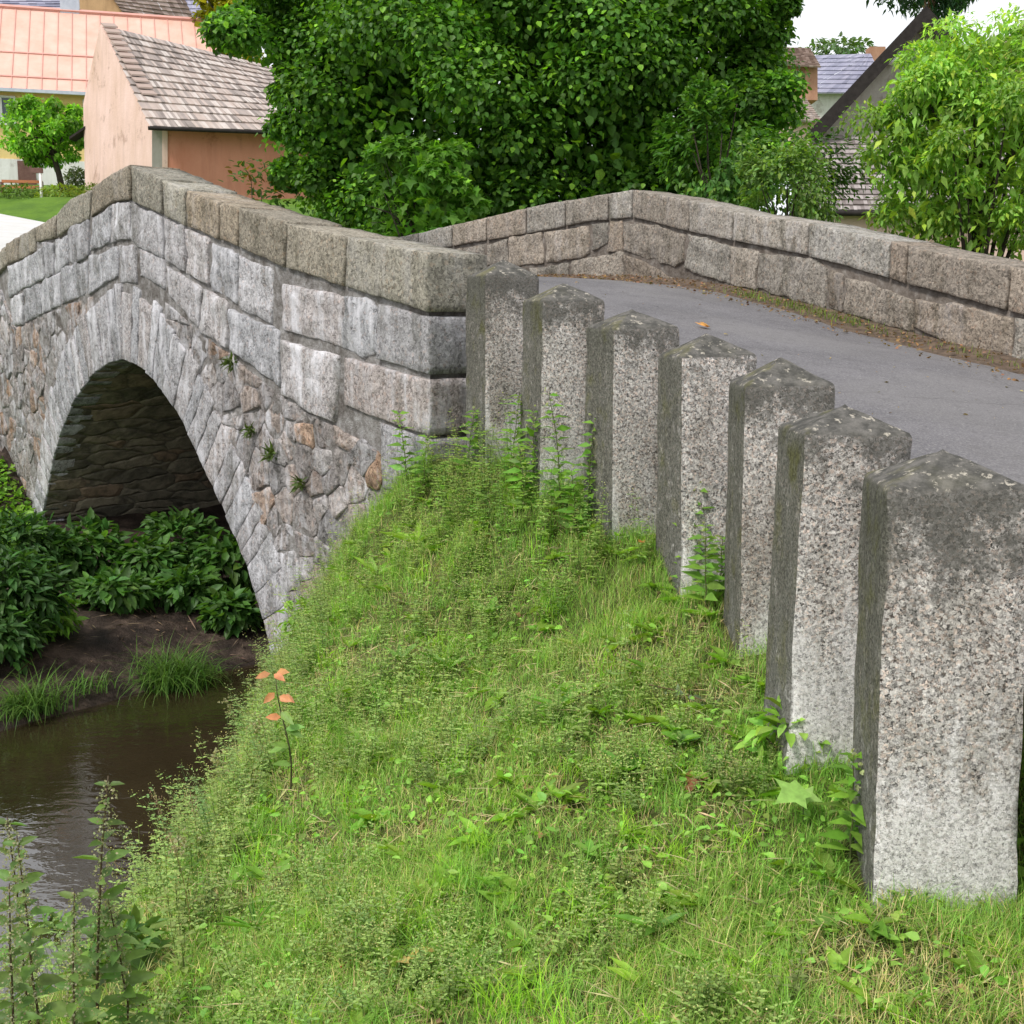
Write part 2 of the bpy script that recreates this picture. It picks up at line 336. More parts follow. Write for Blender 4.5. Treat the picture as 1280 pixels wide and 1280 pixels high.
def axis(fine0, fine1, step, lo, hi, grow=1.16):
    a = list(np.arange(fine0, fine1, step)); s = step; q = a[-1]
    while q < hi: s *= grow; q += s; a.append(q)
    s = step; q = a[0]; pre = []
    while q > lo: s *= grow; q -= s; pre.append(q)
    return np.array(pre[::-1]+a)
gx = axis(-9, 3.0, .085, -700, 700); gy = axis(-.5, 14, .085, -60, 900)
X, Y = np.meshgrid(gx, gy); Z = H(X, Y)
nx, ny = len(gx), len(gy)
ii, jj = np.meshgrid(np.arange(nx-1), np.arange(ny-1)); q = (jj*nx+ii).ravel()
quads = np.stack([q, q+1, q+nx+1, q+nx], 1)
b = MB(); b.v.append(np.stack([X, Y, Z], -1).reshape(-1, 3)); b.c.append(np.ones((nx*ny, 3))); b.n = nx*ny
cxm = (X[:-1, :-1]+X[1:, 1:]).ravel()/2; cym = (Y[:-1, :-1]+Y[1:, 1:]).ravel()/2; czm = (Z[:-1, :-1]+Z[1:, 1:]).ravel()/2
um, nm = uvn(cxm, cym)
mi = np.where((um > 2.0) & (um < 11) & (n_ok := (nm < 7)) & (czm < 0.2) & (cym > 5), 1, 0); mi = np.where(czm < -1.45, 1, mi)
mi = np.where((cym > 16) & (um > 9), 2, mi); mi = np.where(np.hypot(cxm, cym) > 40, 2, mi)
b.f.append(quads); b.m.append(mi)
tag(b.build('ground', [M['soil'], M['mud'], M['field']]), 'grassy river bank and rising village ground', 'ground', kind='structure')

b = MB(); wx = np.linspace(-60, 12, 2); wy = np.linspace(-60, 40, 2)
b.add([(-40, -30, -1.6), (6, -30, -1.6), (6, 38, -1.6), (-40, 38, -1.6)], [(0, 1, 2, 3)])
tag(b.build('river', M['water']), 'dark brown river water under the bridge', 'river', kind='structure')

# ------------------------------------------------------------------ road
LE = [(2.2, -8), (2.0, -4), (1.75, 1.5), (1.52, 3.5), (1.38, 4.9), (1.2, 5.8), (.85, 6.7), (.3, 7.7)]
RE = [(6.7, -6), (6.35, -3), (5.95, 2.5), (5.35, 5.2), (4.78, 7.2), (4.5, 8.0), (4.24, 8.6), (3.8, 9.5)]
rows = list(zip(LE, RE))
for u in (.3, 1.7, 2.5, 3.6, 5.1, 6.7, 8, 10, 12):
    l = NEAR(u, 0, -.46); r = NEAR(u, 0, -5.5); 
    if u < 4.8:
        s = np.interp(u, [.3, 1.7, 2.5, 3.6, 4.8], [10.6, 9.22, 8.4, 7.31, 6.0]); r = FAR(s, 0, -.04)
    rows.append((tuple(l[:2]), tuple(r[:2])))
def resample(P, m):
    P = np.array(P, float); s = np.concatenate([[0], np.cumsum(np.linalg.norm(np.diff(P, axis=0), axis=1))]); t = np.linspace(0, 1, m)*s[-1]
    return np.stack([np.interp(t, s, P[:, 0]), np.interp(t, s, P[:, 1])], -1)
nr_, nc_ = 120, 25
par = np.linspace(0, len(rows)-1, nr_); L = np.array([a for a, c in rows]); Rr = np.array([c for a, c in rows])
Ls = np.stack([np.interp(par, range(len(rows)), L[:, k]) for k in (0, 1)], -1); Rs = np.stack([np.interp(par, range(len(rows)), Rr[:, k]) for k in (0, 1)], -1)
w = np.linspace(0, 1, nc_)[None, :, None]; XY = Ls[:, None]*(1-w)+Rs[:, None]*w
uu, _ = uvn(XY[..., 0], XY[..., 1]); ZZ = road_z(uu)+.05*(4*w[..., 0]*(1-w[..., 0]))-.05*(1-w[..., 0])
ZZ = ZZ+.012*fbm(np.stack([XY[..., 0]*.8, XY[..., 1]*.8, 0*ZZ], -1), 2, 3)
def road_surface(x, y):
    d = (XY[..., 0]-x)**2+(XY[..., 1]-y)**2; return float(ZZ.ravel()[d.argmin()])
def grid_faces(r, c):
    i, j = np.meshgrid(np.arange(c-1), np.arange(r-1)); q = (j*c+i).ravel(); return np.stack([q, q+1, q+c+1, q+c], 1)
b = MB(); b.add(np.concatenate([XY, ZZ[..., None]], -1).reshape(-1, 3), grid_faces(nr_, nc_))
tag(b.build('road', M['asphalt']), 'grey asphalt lane climbing over the bridge', 'road', kind='structure')
# dirt verge with litter at the foot of the far parapet
ss = np.arange(4, 22, .08); b = MB(); vv = []
for k, hh in enumerate(np.linspace(-.02, 1, 7)):
    wd = .18+.25*np.clip((ss-8)/4, 0, 1)+.10*fbm(np.stack([ss*2, 0*ss, 0*ss], -1), 3, 9)
    p = FAR(ss, 0, hh*wd); u_, _ = uvn(p[:, 0], p[:, 1]); p[:, 2] = road_z(u_)+.012+.07*(1-max(hh, 0))**2+.012*fbm(p*9, 3, 4)-(.03 if k == 6 else 0); vv.append(p)
b.add(np.array(vv).reshape(-1, 3), grid_faces(7, len(ss)))
tag(b.build('road_verge', M['litter']), 'brown strip of dirt and leaf litter below the far parapet', 'verge', kind='structure')
# village road beyond the bridge
us = np.linspace(11.5, 46, 60); b = MB(); vv = []
for k in np.linspace(0, 1, 8):
    l = NEAR(us, 0, -.3+.0*us); r = NEAR(us, 0, -5.5-.04*(us-11.5)); p = l*(1-k)+r*k
    p[:, 0] += -np.clip(us-15, 0, 50)*.0; p[:, 2] = np.maximum(road_z(us), H(p[:, 0], p[:, 1], False)+.36)+.02; vv.append(p)
b.add(np.array(vv).reshape(-1, 3), grid_faces(8, 60))
tag(b.build('village_road', M['paleroad']), 'pale village road rising beyond the bridge', 'road', kind='structure')

# ------------------------------------------------------------------ masonry
def resample_poly(P, step, jit=0, seed=0):
    P = np.asarray(P, float); out = []
    for i in range(len(P)):
        a, c = P[i], P[(i+1) % len(P)]; m = max(2, int(np.linalg.norm(c-a)/step))
        for k in range(m): out.append(a+(c-a)*k/m)
    out = np.array(out)
    if jit:
        q = np.stack([out[:, 0]*7, out[:, 1]*7, 0*out[:, 0]+seed], -1)
        out = out+jit*np.stack([fbm(q, 2, 1), fbm(q, 2, 2)], -1)
    return out
def pillow(mb, poly, fr, h0=0., depth=.06, bulge=.02, edge=.018, rough=.012, step=.05, jit=.012, tint=(1, 0, .5), close=False, mat=0, corner=.02):
    """one dressed stone: outline poly in (along, z) on the wall frame fr, face at height h0, sides going back by depth"""
    seed = random.random()*100; P = resample_poly(poly, step, jit, seed); m = len(P); c = P.mean(0); d = P-c
    dist = np.linalg.norm(d, axis=1, keepdims=True)
    rings = []
    if depth > .12:
        for hh in np.linspace(-depth, -edge*1.6, max(3, int(depth/.09))): rings.append((1+0*dist, hh))
    else: rings.append((1+0*dist, -depth))
    rings += [(1-.12*edge/dist, -edge*.8), (1-.45*edge/dist, -edge*.25), (1-1.1*edge/dist, .25*bulge)]
    mean = float(dist.mean()); k = max(2, int(mean/(step*1.5)))
    for j in range(1, k): rings.append(((1-1.1*edge/dist)*(1-j/k), bulge*(1-(1-j/k)**3)*.75+.25*bulge))
    V = []
    for s, hh in rings:
        q = c+d*s; p3 = fr(q[:, 0], q[:, 1], h0+hh)
        V.append(p3)
    V = np.array(V); cen = fr(c[0], c[1], h0+bulge)[None]
    V = np.vstack([V.reshape(-1, 3), cen])
    nrm = fr(c[0], c[1], 1.)-fr(c[0], c[1], 0.)
    nz = fbm(V*6+seed, 4, 3)[:, None]*rough
    V = V+nz*nrm+rough*.5*np.stack([fbm(V*8+seed, 2, 11), fbm(V*8+seed, 2, 12), fbm(V*8+seed, 2, 13)], -1)
    R_ = len(rings); Fs = []
    i = np.arange(m); i2 = (i+1) % m
    Q = [np.stack([r*m+i, r*m+i2, (r+1)*m+i2, (r+1)*m+i], 1) for r in range(R_-1)]
    Tt = np.stack([(R_-1)*m+i, (R_-1)*m+i2, np.full(m, R_*m)], 1)
    sgn = np.cross(fr(c[0]+.1, c[1], 0.)-fr(c[0], c[1], 0.), (0, 0, 1.))@nrm
    area = np.sum(P[:, 0]*np.roll(P[:, 1], -1)-np.roll(P[:, 0], -1)*P[:, 1])
    if sgn*area < 0: Q = [q[:, ::-1] for q in Q]; Tt = Tt[:, ::-1]
    fl = [np.concatenate(Q), Tt]
    if close: fl.append(np.arange(m)[None, ::(-1 if sgn*area > 0 else 1)])
    col = np.array(tint)
    mb.add(V, fl, col, mat)
def rt(b0=1., br=.0, li=.5, sp=.16): return (b0*random.uniform(1-sp, 1+sp), max(0, br+random.uniform(-.15, .25)), min(1, max(0, li+random.uniform(-.3, .3))))

COPA = [[(1.014, 2.317), (-0.001, 2.157), (0.0, 1.768), (1.055, 1.956)], [(1.907, 2.466), (1.04, 2.323), (1.084, 1.964), (1.944, 2.127)], [(2.723, 2.641), (1.927, 2.477), (1.983, 2.132), (2.758, 2.324)], [(3.064, 2.713), (2.742, 2.65), (2.782, 2.33), (3.101, 2.402)], [(3.743, 2.867), (3.094, 2.719), (3.141, 2.409), (3.763, 2.557)], [(4.254, 2.999), (3.79, 2.89), (3.83, 2.569), (4.256, 2.676)], [(4.983, 3.199), (4.278, 3.018), (4.323, 2.698), (4.993, 2.859)], [(6.051, 3.086), (5.498, 3.181), (5.018, 3.217), (5.071, 2.883), (5.486, 2.905), (6.134, 2.79)], [(7.176, 2.895), (6.72, 3.027), (6.103, 3.066), (6.202, 2.775), (6.741, 2.72), (7.209, 2.635)], [(7.925, 2.79), (7.227, 2.886), (7.283, 2.638), (7.789, 2.623), (7.942, 2.63)], [(8.564, 2.728), (7.959, 2.785), (8.011, 2.515), (8.623, 2.441)], [(9.1, 2.66), (8.602, 2.719), (8.659, 2.443), (9.1, 2.412)], [(9.7, 2.5), (9.13, 2.64), (9.13, 2.40), (9.7, 2.25)]]
BLK = [[(6.109, 2.769), (5.593, 2.866), (5.696, 2.498), (6.212, 2.456)], [(5.566, 2.874), (5.106, 2.867), (5.141, 2.526), (5.645, 2.5)], [(5.052, 2.845), (4.334, 2.673), (4.375, 2.312), (4.937, 2.443), (5.093, 2.523)], [(4.25, 2.65), (3.859, 2.55), (3.87, 2.165), (4.259, 2.264)], [(3.812, 2.539), (3.346, 2.412), (3.4, 2.027), (3.812, 2.138)], [(6.878, 2.718), (6.246, 2.778), (6.304, 2.401), (6.715, 2.337), (6.917, 2.375)], [(7.309, 2.598), (6.933, 2.64), (6.954, 2.336), (7.371, 2.246)], [(7.728, 2.598), (7.374, 2.591), (7.435, 2.248), (7.702, 2.203)], [(8.589, 2.429), (8.014, 2.5), (7.772, 2.537), (7.768, 2.205), (8.585, 2.093)], [(9.082, 2.379), (8.628, 2.415), (8.655, 2.106), (9.124, 2.0)], [(4.894, 2.405), (4.344, 2.276), (4.351, 2.015), (4.926, 2.154)], [(5.411, 2.457), (5.007, 2.446), (5.045, 2.075), (5.444, 2.103)], [(4.285, 2.222), (3.527, 1.989), (3.658, 1.656), (4.249, 1.96)], [(3.482, 1.98), (3.03, 1.867), (3.08, 1.488), (3.612, 1.631)], [(6.305, 2.391), (5.457, 2.455), (5.511, 2.171), (6.338, 1.997)], [(7.192, 2.303), (6.369, 2.344), (6.423, 1.999), (7.231, 1.898)], [(7.86, 2.175), (7.246, 2.243), (7.31, 1.877), (7.93, 1.796)], [(8.534, 2.092), (7.912, 2.144), (7.978, 1.796), (8.577, 1.698)], [(9.051, 1.987), (8.61, 2.037), (8.669, 1.675), (9.104, 1.663)], [(3.295, 2.383), (2.821, 2.262), (2.877, 1.868), (3.33, 1.988)], [(2.783, 2.249), (2.199, 2.111), (2.259, 1.69), (2.807, 1.823)], [(2.03, 1.992), (1.125, 1.894), (1.141, 1.516), (2.052, 1.649)], [(1.088, 1.884), (0.815, 1.861), (0.667, 1.775), (0.711, 1.485), (0.848, 1.445), (1.115, 1.507)], [(2.983, 1.802), (2.119, 1.627), (2.147, 1.191), (2.6, 1.339), (2.985, 1.465)], [(2.071, 1.544), (1.175, 1.437), (1.281, 0.946), (1.681, 1.024), (2.084, 1.119)]]
CORNER = [[(0.63, 1.83), (0.0, 1.735), (0.0, 1.345), (0.653, 1.44)], [(1.088, 1.439), (0.0, 1.31), (0.0, 0.93), (0.755, 1.02), (1.121, 1.085)], [(.62, .98), (0, .90), (0, .50), (.62, .50)]]

bridge = thing('stone_bridge', tuple(NEAR(5.46, -1.6, -2.7)), 'humpback granite bridge with one arch over the brown river', 'bridge')
par = thing('parapet', tuple(NEAR(4.5, 2., -.25)), None, None); par.parent = bridge; par.location = np.array(par.location)-np.array(bridge.location)
def wloc(o): return np.array(o.location)+(np.array(o.parent.location) if o.parent else 0)
def build_in(mb, name, mat, parent, smooth=True):
    o = mb.build(name, mat, None, None, smooth); o.parent = parent; o.location = -wloc2(parent); return o
def wloc2(o):
    r = np.array([0., 0, 0])
    while o is not None: r = r+np.array(o.location); o = o.parent
    return r
# upstream parapet coping
b = MB()
for k, P in enumerate(COPA): pillow(b, P, NEAR, .012, .52, .006, .016, .014, .04, .010, rt(.95 if k else 1.0, .10, .3), close=True)
build_in(b, 'coping', M['coping'], par)
b = MB()
def grow(P, d):
    P = np.array(P); c = P.mean(0); r = np.linalg.norm(P-c, axis=1, keepdims=True); return [tuple(q) for q in c+(P-c)*(1+d/r)]
for P in BLK: pillow(b, grow(P, .014), NEAR, random.uniform(-.006, .010), .07, .009, .014, .026, .035, .022, rt(1.0, .0, .85, .18))
pillow(b, [(.30*.0+0.66, 1.80), (.80, 1.86), (.70, 1.47), (.66, 1.47)], NEAR, -.012, .05, .0, .01, .008, .05, .01, rt(.9, 0, .5))
for P in CORNER: pillow(b, P, NEAR, .004, .50, .006, .012, .014, .05, .006, rt(.95, .12, .45), close=True)
# filler stones in the mortar bands
for (u0, u1, z0, z1) in [(2.1, 2.75, 2.13, 2.22), (1.1, 2.0, 1.93, 1.97)]:
    pass
sw = build_in(b, 'ashlar_facing', M['stone'], bridge)
# drilled holes in the pier end, iron pins rusted out
tdark = NT('dark_hole'); tdark.bsdf((.006, .005, .005), .95)
for (z_, h_) in ((1.93, -.36), (1.56, -.33)):
    b = MB(); c = NEAR(-.003, z_, h_); ang = np.linspace(0, 2*pi, 11)[:-1]
    V = [c+.016*cos(a)*N3+.02*sin(a)*np.array([0, 0, 1])-T3*.006 for a in ang]+[c-T3*.006]
    b.add(V, [(i, (i+1) % 10, 10) for i in range(10)])
    build_in(b, 'pin_hole', tdark.m, bridge)
# mortar core: upstream spandrel sheet, with the arch left open
def intr(u): return np.interp(u, IU, IZ)
TOPU = ([-.0, 1.05, 1.92, 2.75, 3.78, 4.26, 5.0, 6.08, 7.2, 7.95, 9.1, 9.7, 11.5], [2.1, 2.25, 2.42, 2.58, 2.83, 2.93, 3.14, 3.03, 2.83, 2.72, 2.58, 2.2, 1.9])
def spandrel(mb, fr_h, us, top, back=False):
    for u0, u1 in zip(us[:-1], us[1:]):
        inside = IU[0] <= (u0+u1)/2 <= IU[-1]
        zb0, zb1 = (intr(u0), intr(u1)) if inside else (-2.3, -2.3)
        k = np.linspace(0, 1, 16); za = zb0+(top(u0)-zb0)*k; zc = zb1+(top(u1)-zb1)*k
        A = NEAR(np.full(16, u0), za, fr_h); C = NEAR(np.full(16, u1), zc, fr_h)
        if not back:
            A = A+.028*fbm(A*4, 4, 2)[:, None]*N3; C = C+.028*fbm(C*4, 4, 2)[:, None]*N3
        mb.add(np.vstack([A, C]), [(i, i+1, 17+i, 16+i) for i in range(15)])
us = np.unique(np.concatenate([np.arange(0.02, 11.5, .07), np.interp(np.linspace(0, 1, 120), np.linspace(0, 1, len(IU)), IU)]))
b = MB(); spandrel(b, -.021, us, lambda u: np.interp(u, *TOPU))
build_in(b, 'spandrel_wall', M['mortar'], bridge)
b = MB(); A = []
for u in np.arange(.03, 9.7, .1): t_ = np.interp(u, *TOPU)-.06; A.append([NEAR(u, t_, -.06), NEAR(u, t_, -.48), NEAR(u, road_z(u)-.4, -.48)])
A = np.array(A); b.add(A.reshape(-1, 3), grid_faces(len(A), 3))
e0 = [NEAR(.05, z_, h_) for z_ in (-.5, 1.9) for h_ in (-.03, -.48)]; b.add(e0, [(0, 1, 3, 2)])
build_in(b, 'inner_face', M['mortar'], par)
b = MB(); spandrel(b, -5.95, us[us < 9.7], lambda u: road_z(u)+.1, True); build_in(b, 'downstream_wall', M['mortar'], bridge)
# vault
al = np.concatenate([[0], np.cumsum(np.hypot(np.diff(IU), np.diff(IZ)))]); t_ = np.linspace(0, al[-1], 90)
vu = np.interp(t_, al, IU); vz = np.interp(t_, al, IZ)
_ku = np.convolve(np.pad(vu, 3, mode='edge'), np.ones(7)/7, 'valid'); _kz = np.convolve(np.pad(vz, 3, mode='edge'), np.ones(7)/7, 'valid')
hs = np.linspace(-.02, -5.95, 60); V = NEAR(vu[None, :]+0*hs[:, None], vz[None, :]+0*hs[:, None], hs[:, None]+0*vu[None, :])
dn = .035*fbm(V*np.array([1.5, 1.5, 5.]), 3, 8)*np.clip((-hs[:, None]-.02)/.4, 0, 1)
V = V+dn[..., None]*(NEAR(5.46, -.2, -3)-V)/np.linalg.norm(NEAR(5.46, -.2, -3)-V, axis=-1, keepdims=True)
b = MB(); b.add(V.reshape(-1, 3), grid_faces(60, 90)); build_in(b, 'arch_vault', M['vault'], bridge)
# arch ring of long thin voussoirs
b = MB(); pos = 0.02; L_ = al[-1]
def ipt(s): return np.array([np.interp(s, al, IU), np.interp(s, al, IZ)])
def inr(s):
    a = ipt(min(s+.25, L_))-ipt(max(s-.25, 0)); a /= np.linalg.norm(a); return np.array([-a[1], a[0]])
def ringw(s): return float(np.interp(s/L_, [0, .12, .3, .5, .68, .8, .92, 1], [.50, .55, .62, .74, .62, .42, .34, .30]))
while pos < L_-.03:
    wd = random.uniform(.13, .27); e = min(pos+wd, L_); k = random.uniform(.93, 1.08)
    a0, a1 = ipt(pos+.002), ipt(e-.002); o0, o1 = a0+inr(pos)*ringw(pos)*k, a1+inr(e)*ringw(e)*k
    pillow(b, [a0, a1, o1, o0], NEAR, random.uniform(-.004, .010), .28, .006, .008, .016, .045, .007, rt(1.0, .0, 1., .10)); pos = e
build_in(b, 'arch_ring', M['stone'], bridge)
# rubble between ring and ashlar (random cells)
def in_ring(p):
    d = np.hypot(*(np.stack([np.interp(np.linspace(0, L_, 80), al, IU), np.interp(np.linspace(0, L_, 80), al, IZ)], -1)-p).T); i = d.argmin(); s = np.linspace(0, L_, 80)[i]
    return d[i] < ringw(s)+.05 or (IU[0] < p[0] < IU[-1] and p[1] < intr(p[0]))
def lowA(u): return np.interp(u, [0, 1.1, 1.25, 2.1, 2.98, 3.1, 3.6, 4.2], [.48, .95, .92, 1.1, 1.42, 1.46, 1.6, 1.9])
def lowB(u): return np.interp(u, [6.2, 7.3, 8, 8.6, 9.1, 9.2, 11.5], [2.0, 1.88, 1.78, 1.68, 1.62, 2.2, 1.7])
sites = []
for _ in range(9000):
    left = random.random() < .4
    p = np.array([random.uniform(6, 11.4), random.uniform(-1.2, 2.1)]) if left else np.array([random.uniform(0.05, 4.1), random.uniform(-1.7, 1.9)])
    if in_ring(p) or p[1] > (lowB(p[0]) if left else lowA(p[0]))-.05: continue
    r = .14+.2*random.random()**1.5
    if all((p[0]-q[0])**2*.75+(p[1]-q[1])**2*1.6 > (r*.5+q[2]*.5)**2*1.2 for q in sites): sites.append((p[0], p[1], r))
S = np.array(sites)
def clip(poly, a, c, d):      # keep a*x+c*y<=d
    out = []
    for i in range(len(poly)):
        p, q = poly[i], poly[(i+1) % len(poly)]; fp, fq = a*p[0]+c*p[1]-d, a*q[0]+c*q[1]-d
        if fp <= 0: out.append(p)
        if fp*fq < 0: t = fp/(fp-fq); out.append((p[0]+(q[0]-p[0])*t, p[1]+(q[1]-p[1])*t))
    return out
b = MB(); b2 = MB()
for i, (x, z, r) in enumerate(S):
    poly = [(x-.3, z-.22), (x+.3, z-.22), (x+.3, z+.22), (x-.3, z+.22)]
    dd = np.hypot(S[:, 0]-x, S[:, 1]-z)
    for j in np.argsort(dd)[1:14]:
        if dd[j] > .7: break
        a, c = S[j, 0]-x, S[j, 1]-z; g = dd[j]; wgt = .5+.5*(r*r-S[j, 2]**2)/g**2*.3
        poly = clip(poly, a/g, c/g, (a*x+c*z)/g+g*wgt-.006)
        if len(poly) < 3: break
    if len(poly) < 3: continue
    poly = [p for p in poly]
    top = (lowB if x > 5 else lowA)
    poly = [(p[0], min(p[1], float(top(p[0]))-.02)) for p in poly]
    ctr = np.mean(poly, 0)
    brown = .75 if random.random() < (.22 if x > 5 else .1) else .12
    pillow(b2 if x > 5 else b, poly, NEAR, random.uniform(-.020, .004), .06, .002, .010, .030, .035, .020, rt(.95, brown, .9 if x > 5 else .8, .22))
build_in(b, 'rubble_facing', M['rubble'], bridge); build_in(b2, 'rubble_facing', M['rubble'], bridge)

# downstream parapet (the one across the road)
par2 = thing('parapet', tuple(FAR(8., 2., -.25)), None, None); par2.parent = bridge; par2.location = np.array(par2.location)-np.array(bridge.location)
FTOP = ([-2, 1, 2.499, 3.29, 4.32, 5.769, 7.314, 8.437, 9.218, 10.426, 11.543, 11.759, 12.851, 13.847, 15.2, 17.3, 20, 23.4], [2.5, 2.75, 2.88, 2.928, 3.022, 3.169, 3.223, 2.999, 2.819, 2.619, 2.385, 2.332, 2.121, 1.923, 1.68, 1.4, 1.1, .9])
FBOT = ([-2, 3, 4.317, 5.771, 6.453, 7.324, 8.36, 9.218, 10.443, 11.507, 11.764, 12.864, 14, 17, 23.4], [2.2, 2.63, 2.728, 2.824, 2.895, 2.895, 2.673, 2.52, 2.31, 2.067, 2.006, 1.776, 1.54, 1.06, .55])
FJ = [-1.9, -1.0, 0, 1, 1.9, 2.6, 3.343, 4.071, 4.745, 5.466, 6.157, 6.892, 7.302, 8.407, 9.204, 10.437, 11.523, 11.739, 12.867, 14.1, 15.3, 16.3, 17.5, 18.8, 20, 21.2, 22.4]
b = MB()
for s0, s1 in zip(FJ[:-1], FJ[1:]):
    k = np.linspace(s0+.012, s1-.012, max(2, int((s1-s0)/.3)+1))
    P = [(s_, np.interp(s_, *FTOP)) for s_ in k]+[(s_, np.interp(s_, *FBOT)+.012) for s_ in k[::-1]]
    pillow(b, P, FAR, .012, .50, .005, .015, .014, .045, .007, rt(.98, .12, .3), close=True)
build_in(b, 'coping', M['farstone'], par2)
FBLK = [[(7.144, 2.855), (7.747, 2.78), (8.304, 2.641), (8.285, 2.372), (8.137, 2.303), (7.151, 2.53)], [(8.375, 2.653), (9.136, 2.478), (9.154, 2.093), (8.348, 2.268)], [(9.163, 2.476), (9.628, 2.395), (9.595, 2.019), (9.171, 2.093)], [(9.655, 2.378), (10.495, 2.287), (10.697, 2.179), (10.696, 1.835), (9.648, 2.027)], [(10.74, 2.177), (10.931, 2.136), (10.932, 1.791), (10.739, 1.835)], [(10.966, 2.099), (11.495, 1.975), (11.808, 1.876), (11.835, 1.613), (10.961, 1.79)], [(11.845, 1.888), (12.289, 1.838), (12.902, 1.729), (12.928, 1.407), (12.489, 1.469), (11.85, 1.666)], [(12.95, 1.728), (13.383, 1.648), (14.0, 1.50), (14.0, 1.15), (12.96, 1.40)], [(4.758, 2.702), (5.119, 2.77), (5.119, 2.464), (4.756, 2.447)], [(5.153, 2.781), (5.729, 2.82), (5.763, 2.438), (5.153, 2.415)], [(5.795, 2.82), (6.541, 2.86), (6.562, 2.522), (6.417, 2.483), (5.815, 2.436)], [(6.604, 2.87), (6.87, 2.88), (6.859, 2.642), (6.641, 2.541)], [(6.901, 2.88), (7.12, 2.87), (7.125, 2.531), (6.898, 2.541)], [(5.52, 2.375), (6.197, 2.434), (6.2, 2.1), (5.6, 2.1)], [(6.254, 2.444), (7.076, 2.523), (7.137, 2.499), (7.144, 2.1), (6.256, 2.1)], [(7.17, 2.476), (7.481, 2.398), (7.835, 2.278), (8.1, 2.18), (8.1, 2.05), (7.17, 2.08)]]
b = MB()
for P in FBLK: pillow(b, grow(P, .012), FAR, .0, .08, .006, .014, .034, .04, .022, rt(.86, .12, .35, .22))
s = 14.05
while s < 22:
    e = s+random.uniform(.6, 1.1); g = lambda q: float(np.interp(q, *FBOT))
    pillow(b, [(s, g(s)-.03), (e-.03, g(e)-.03), (e-.03, g(e)-.42), (s, g(s)-.42)], FAR, 0, .08, .03, .035, .026, .05, .02, rt(.86, .12, .3)); s = e
s = -1.9
while s < 4.6:
    e = min(s+random.uniform(.4, .8), 4.72); g = lambda q: float(np.interp(q, *FBOT))
    pillow(b, [(s, g(s)-.03), (e-.03, g(e)-.03), (e-.03, g(e)-.33), (s, g(s)-.33)], FAR, 0, .08, .02, .03, .02, .05, .015, rt(.9, .12, .3)); s = e
build_in(b, 'ashlar_facing', M['farstone'], par2)
b = MB(); ss = np.arange(-1.9, 22.4, .12); A = []
for s_ in ss:
    t_ = np.interp(s_, *FTOP)-.07; A.append([FAR(s_, t_-2.6, -.02), FAR(s_, t_-1.2, -.02), FAR(s_, t_-.6, -.02), FAR(s_, t_, -.03), FAR(s_, t_, -.44), FAR(s_, t_-2.6, -.44)])
A = np.array(A); A[:, 1:3] += .012*fbm(A[:, 1:3]*5, 3, 4)[..., None]*N3
b.add(A.reshape(-1, 3), grid_faces(len(A), 6)); build_in(b, 'core', M['dirtymortar'], par2)

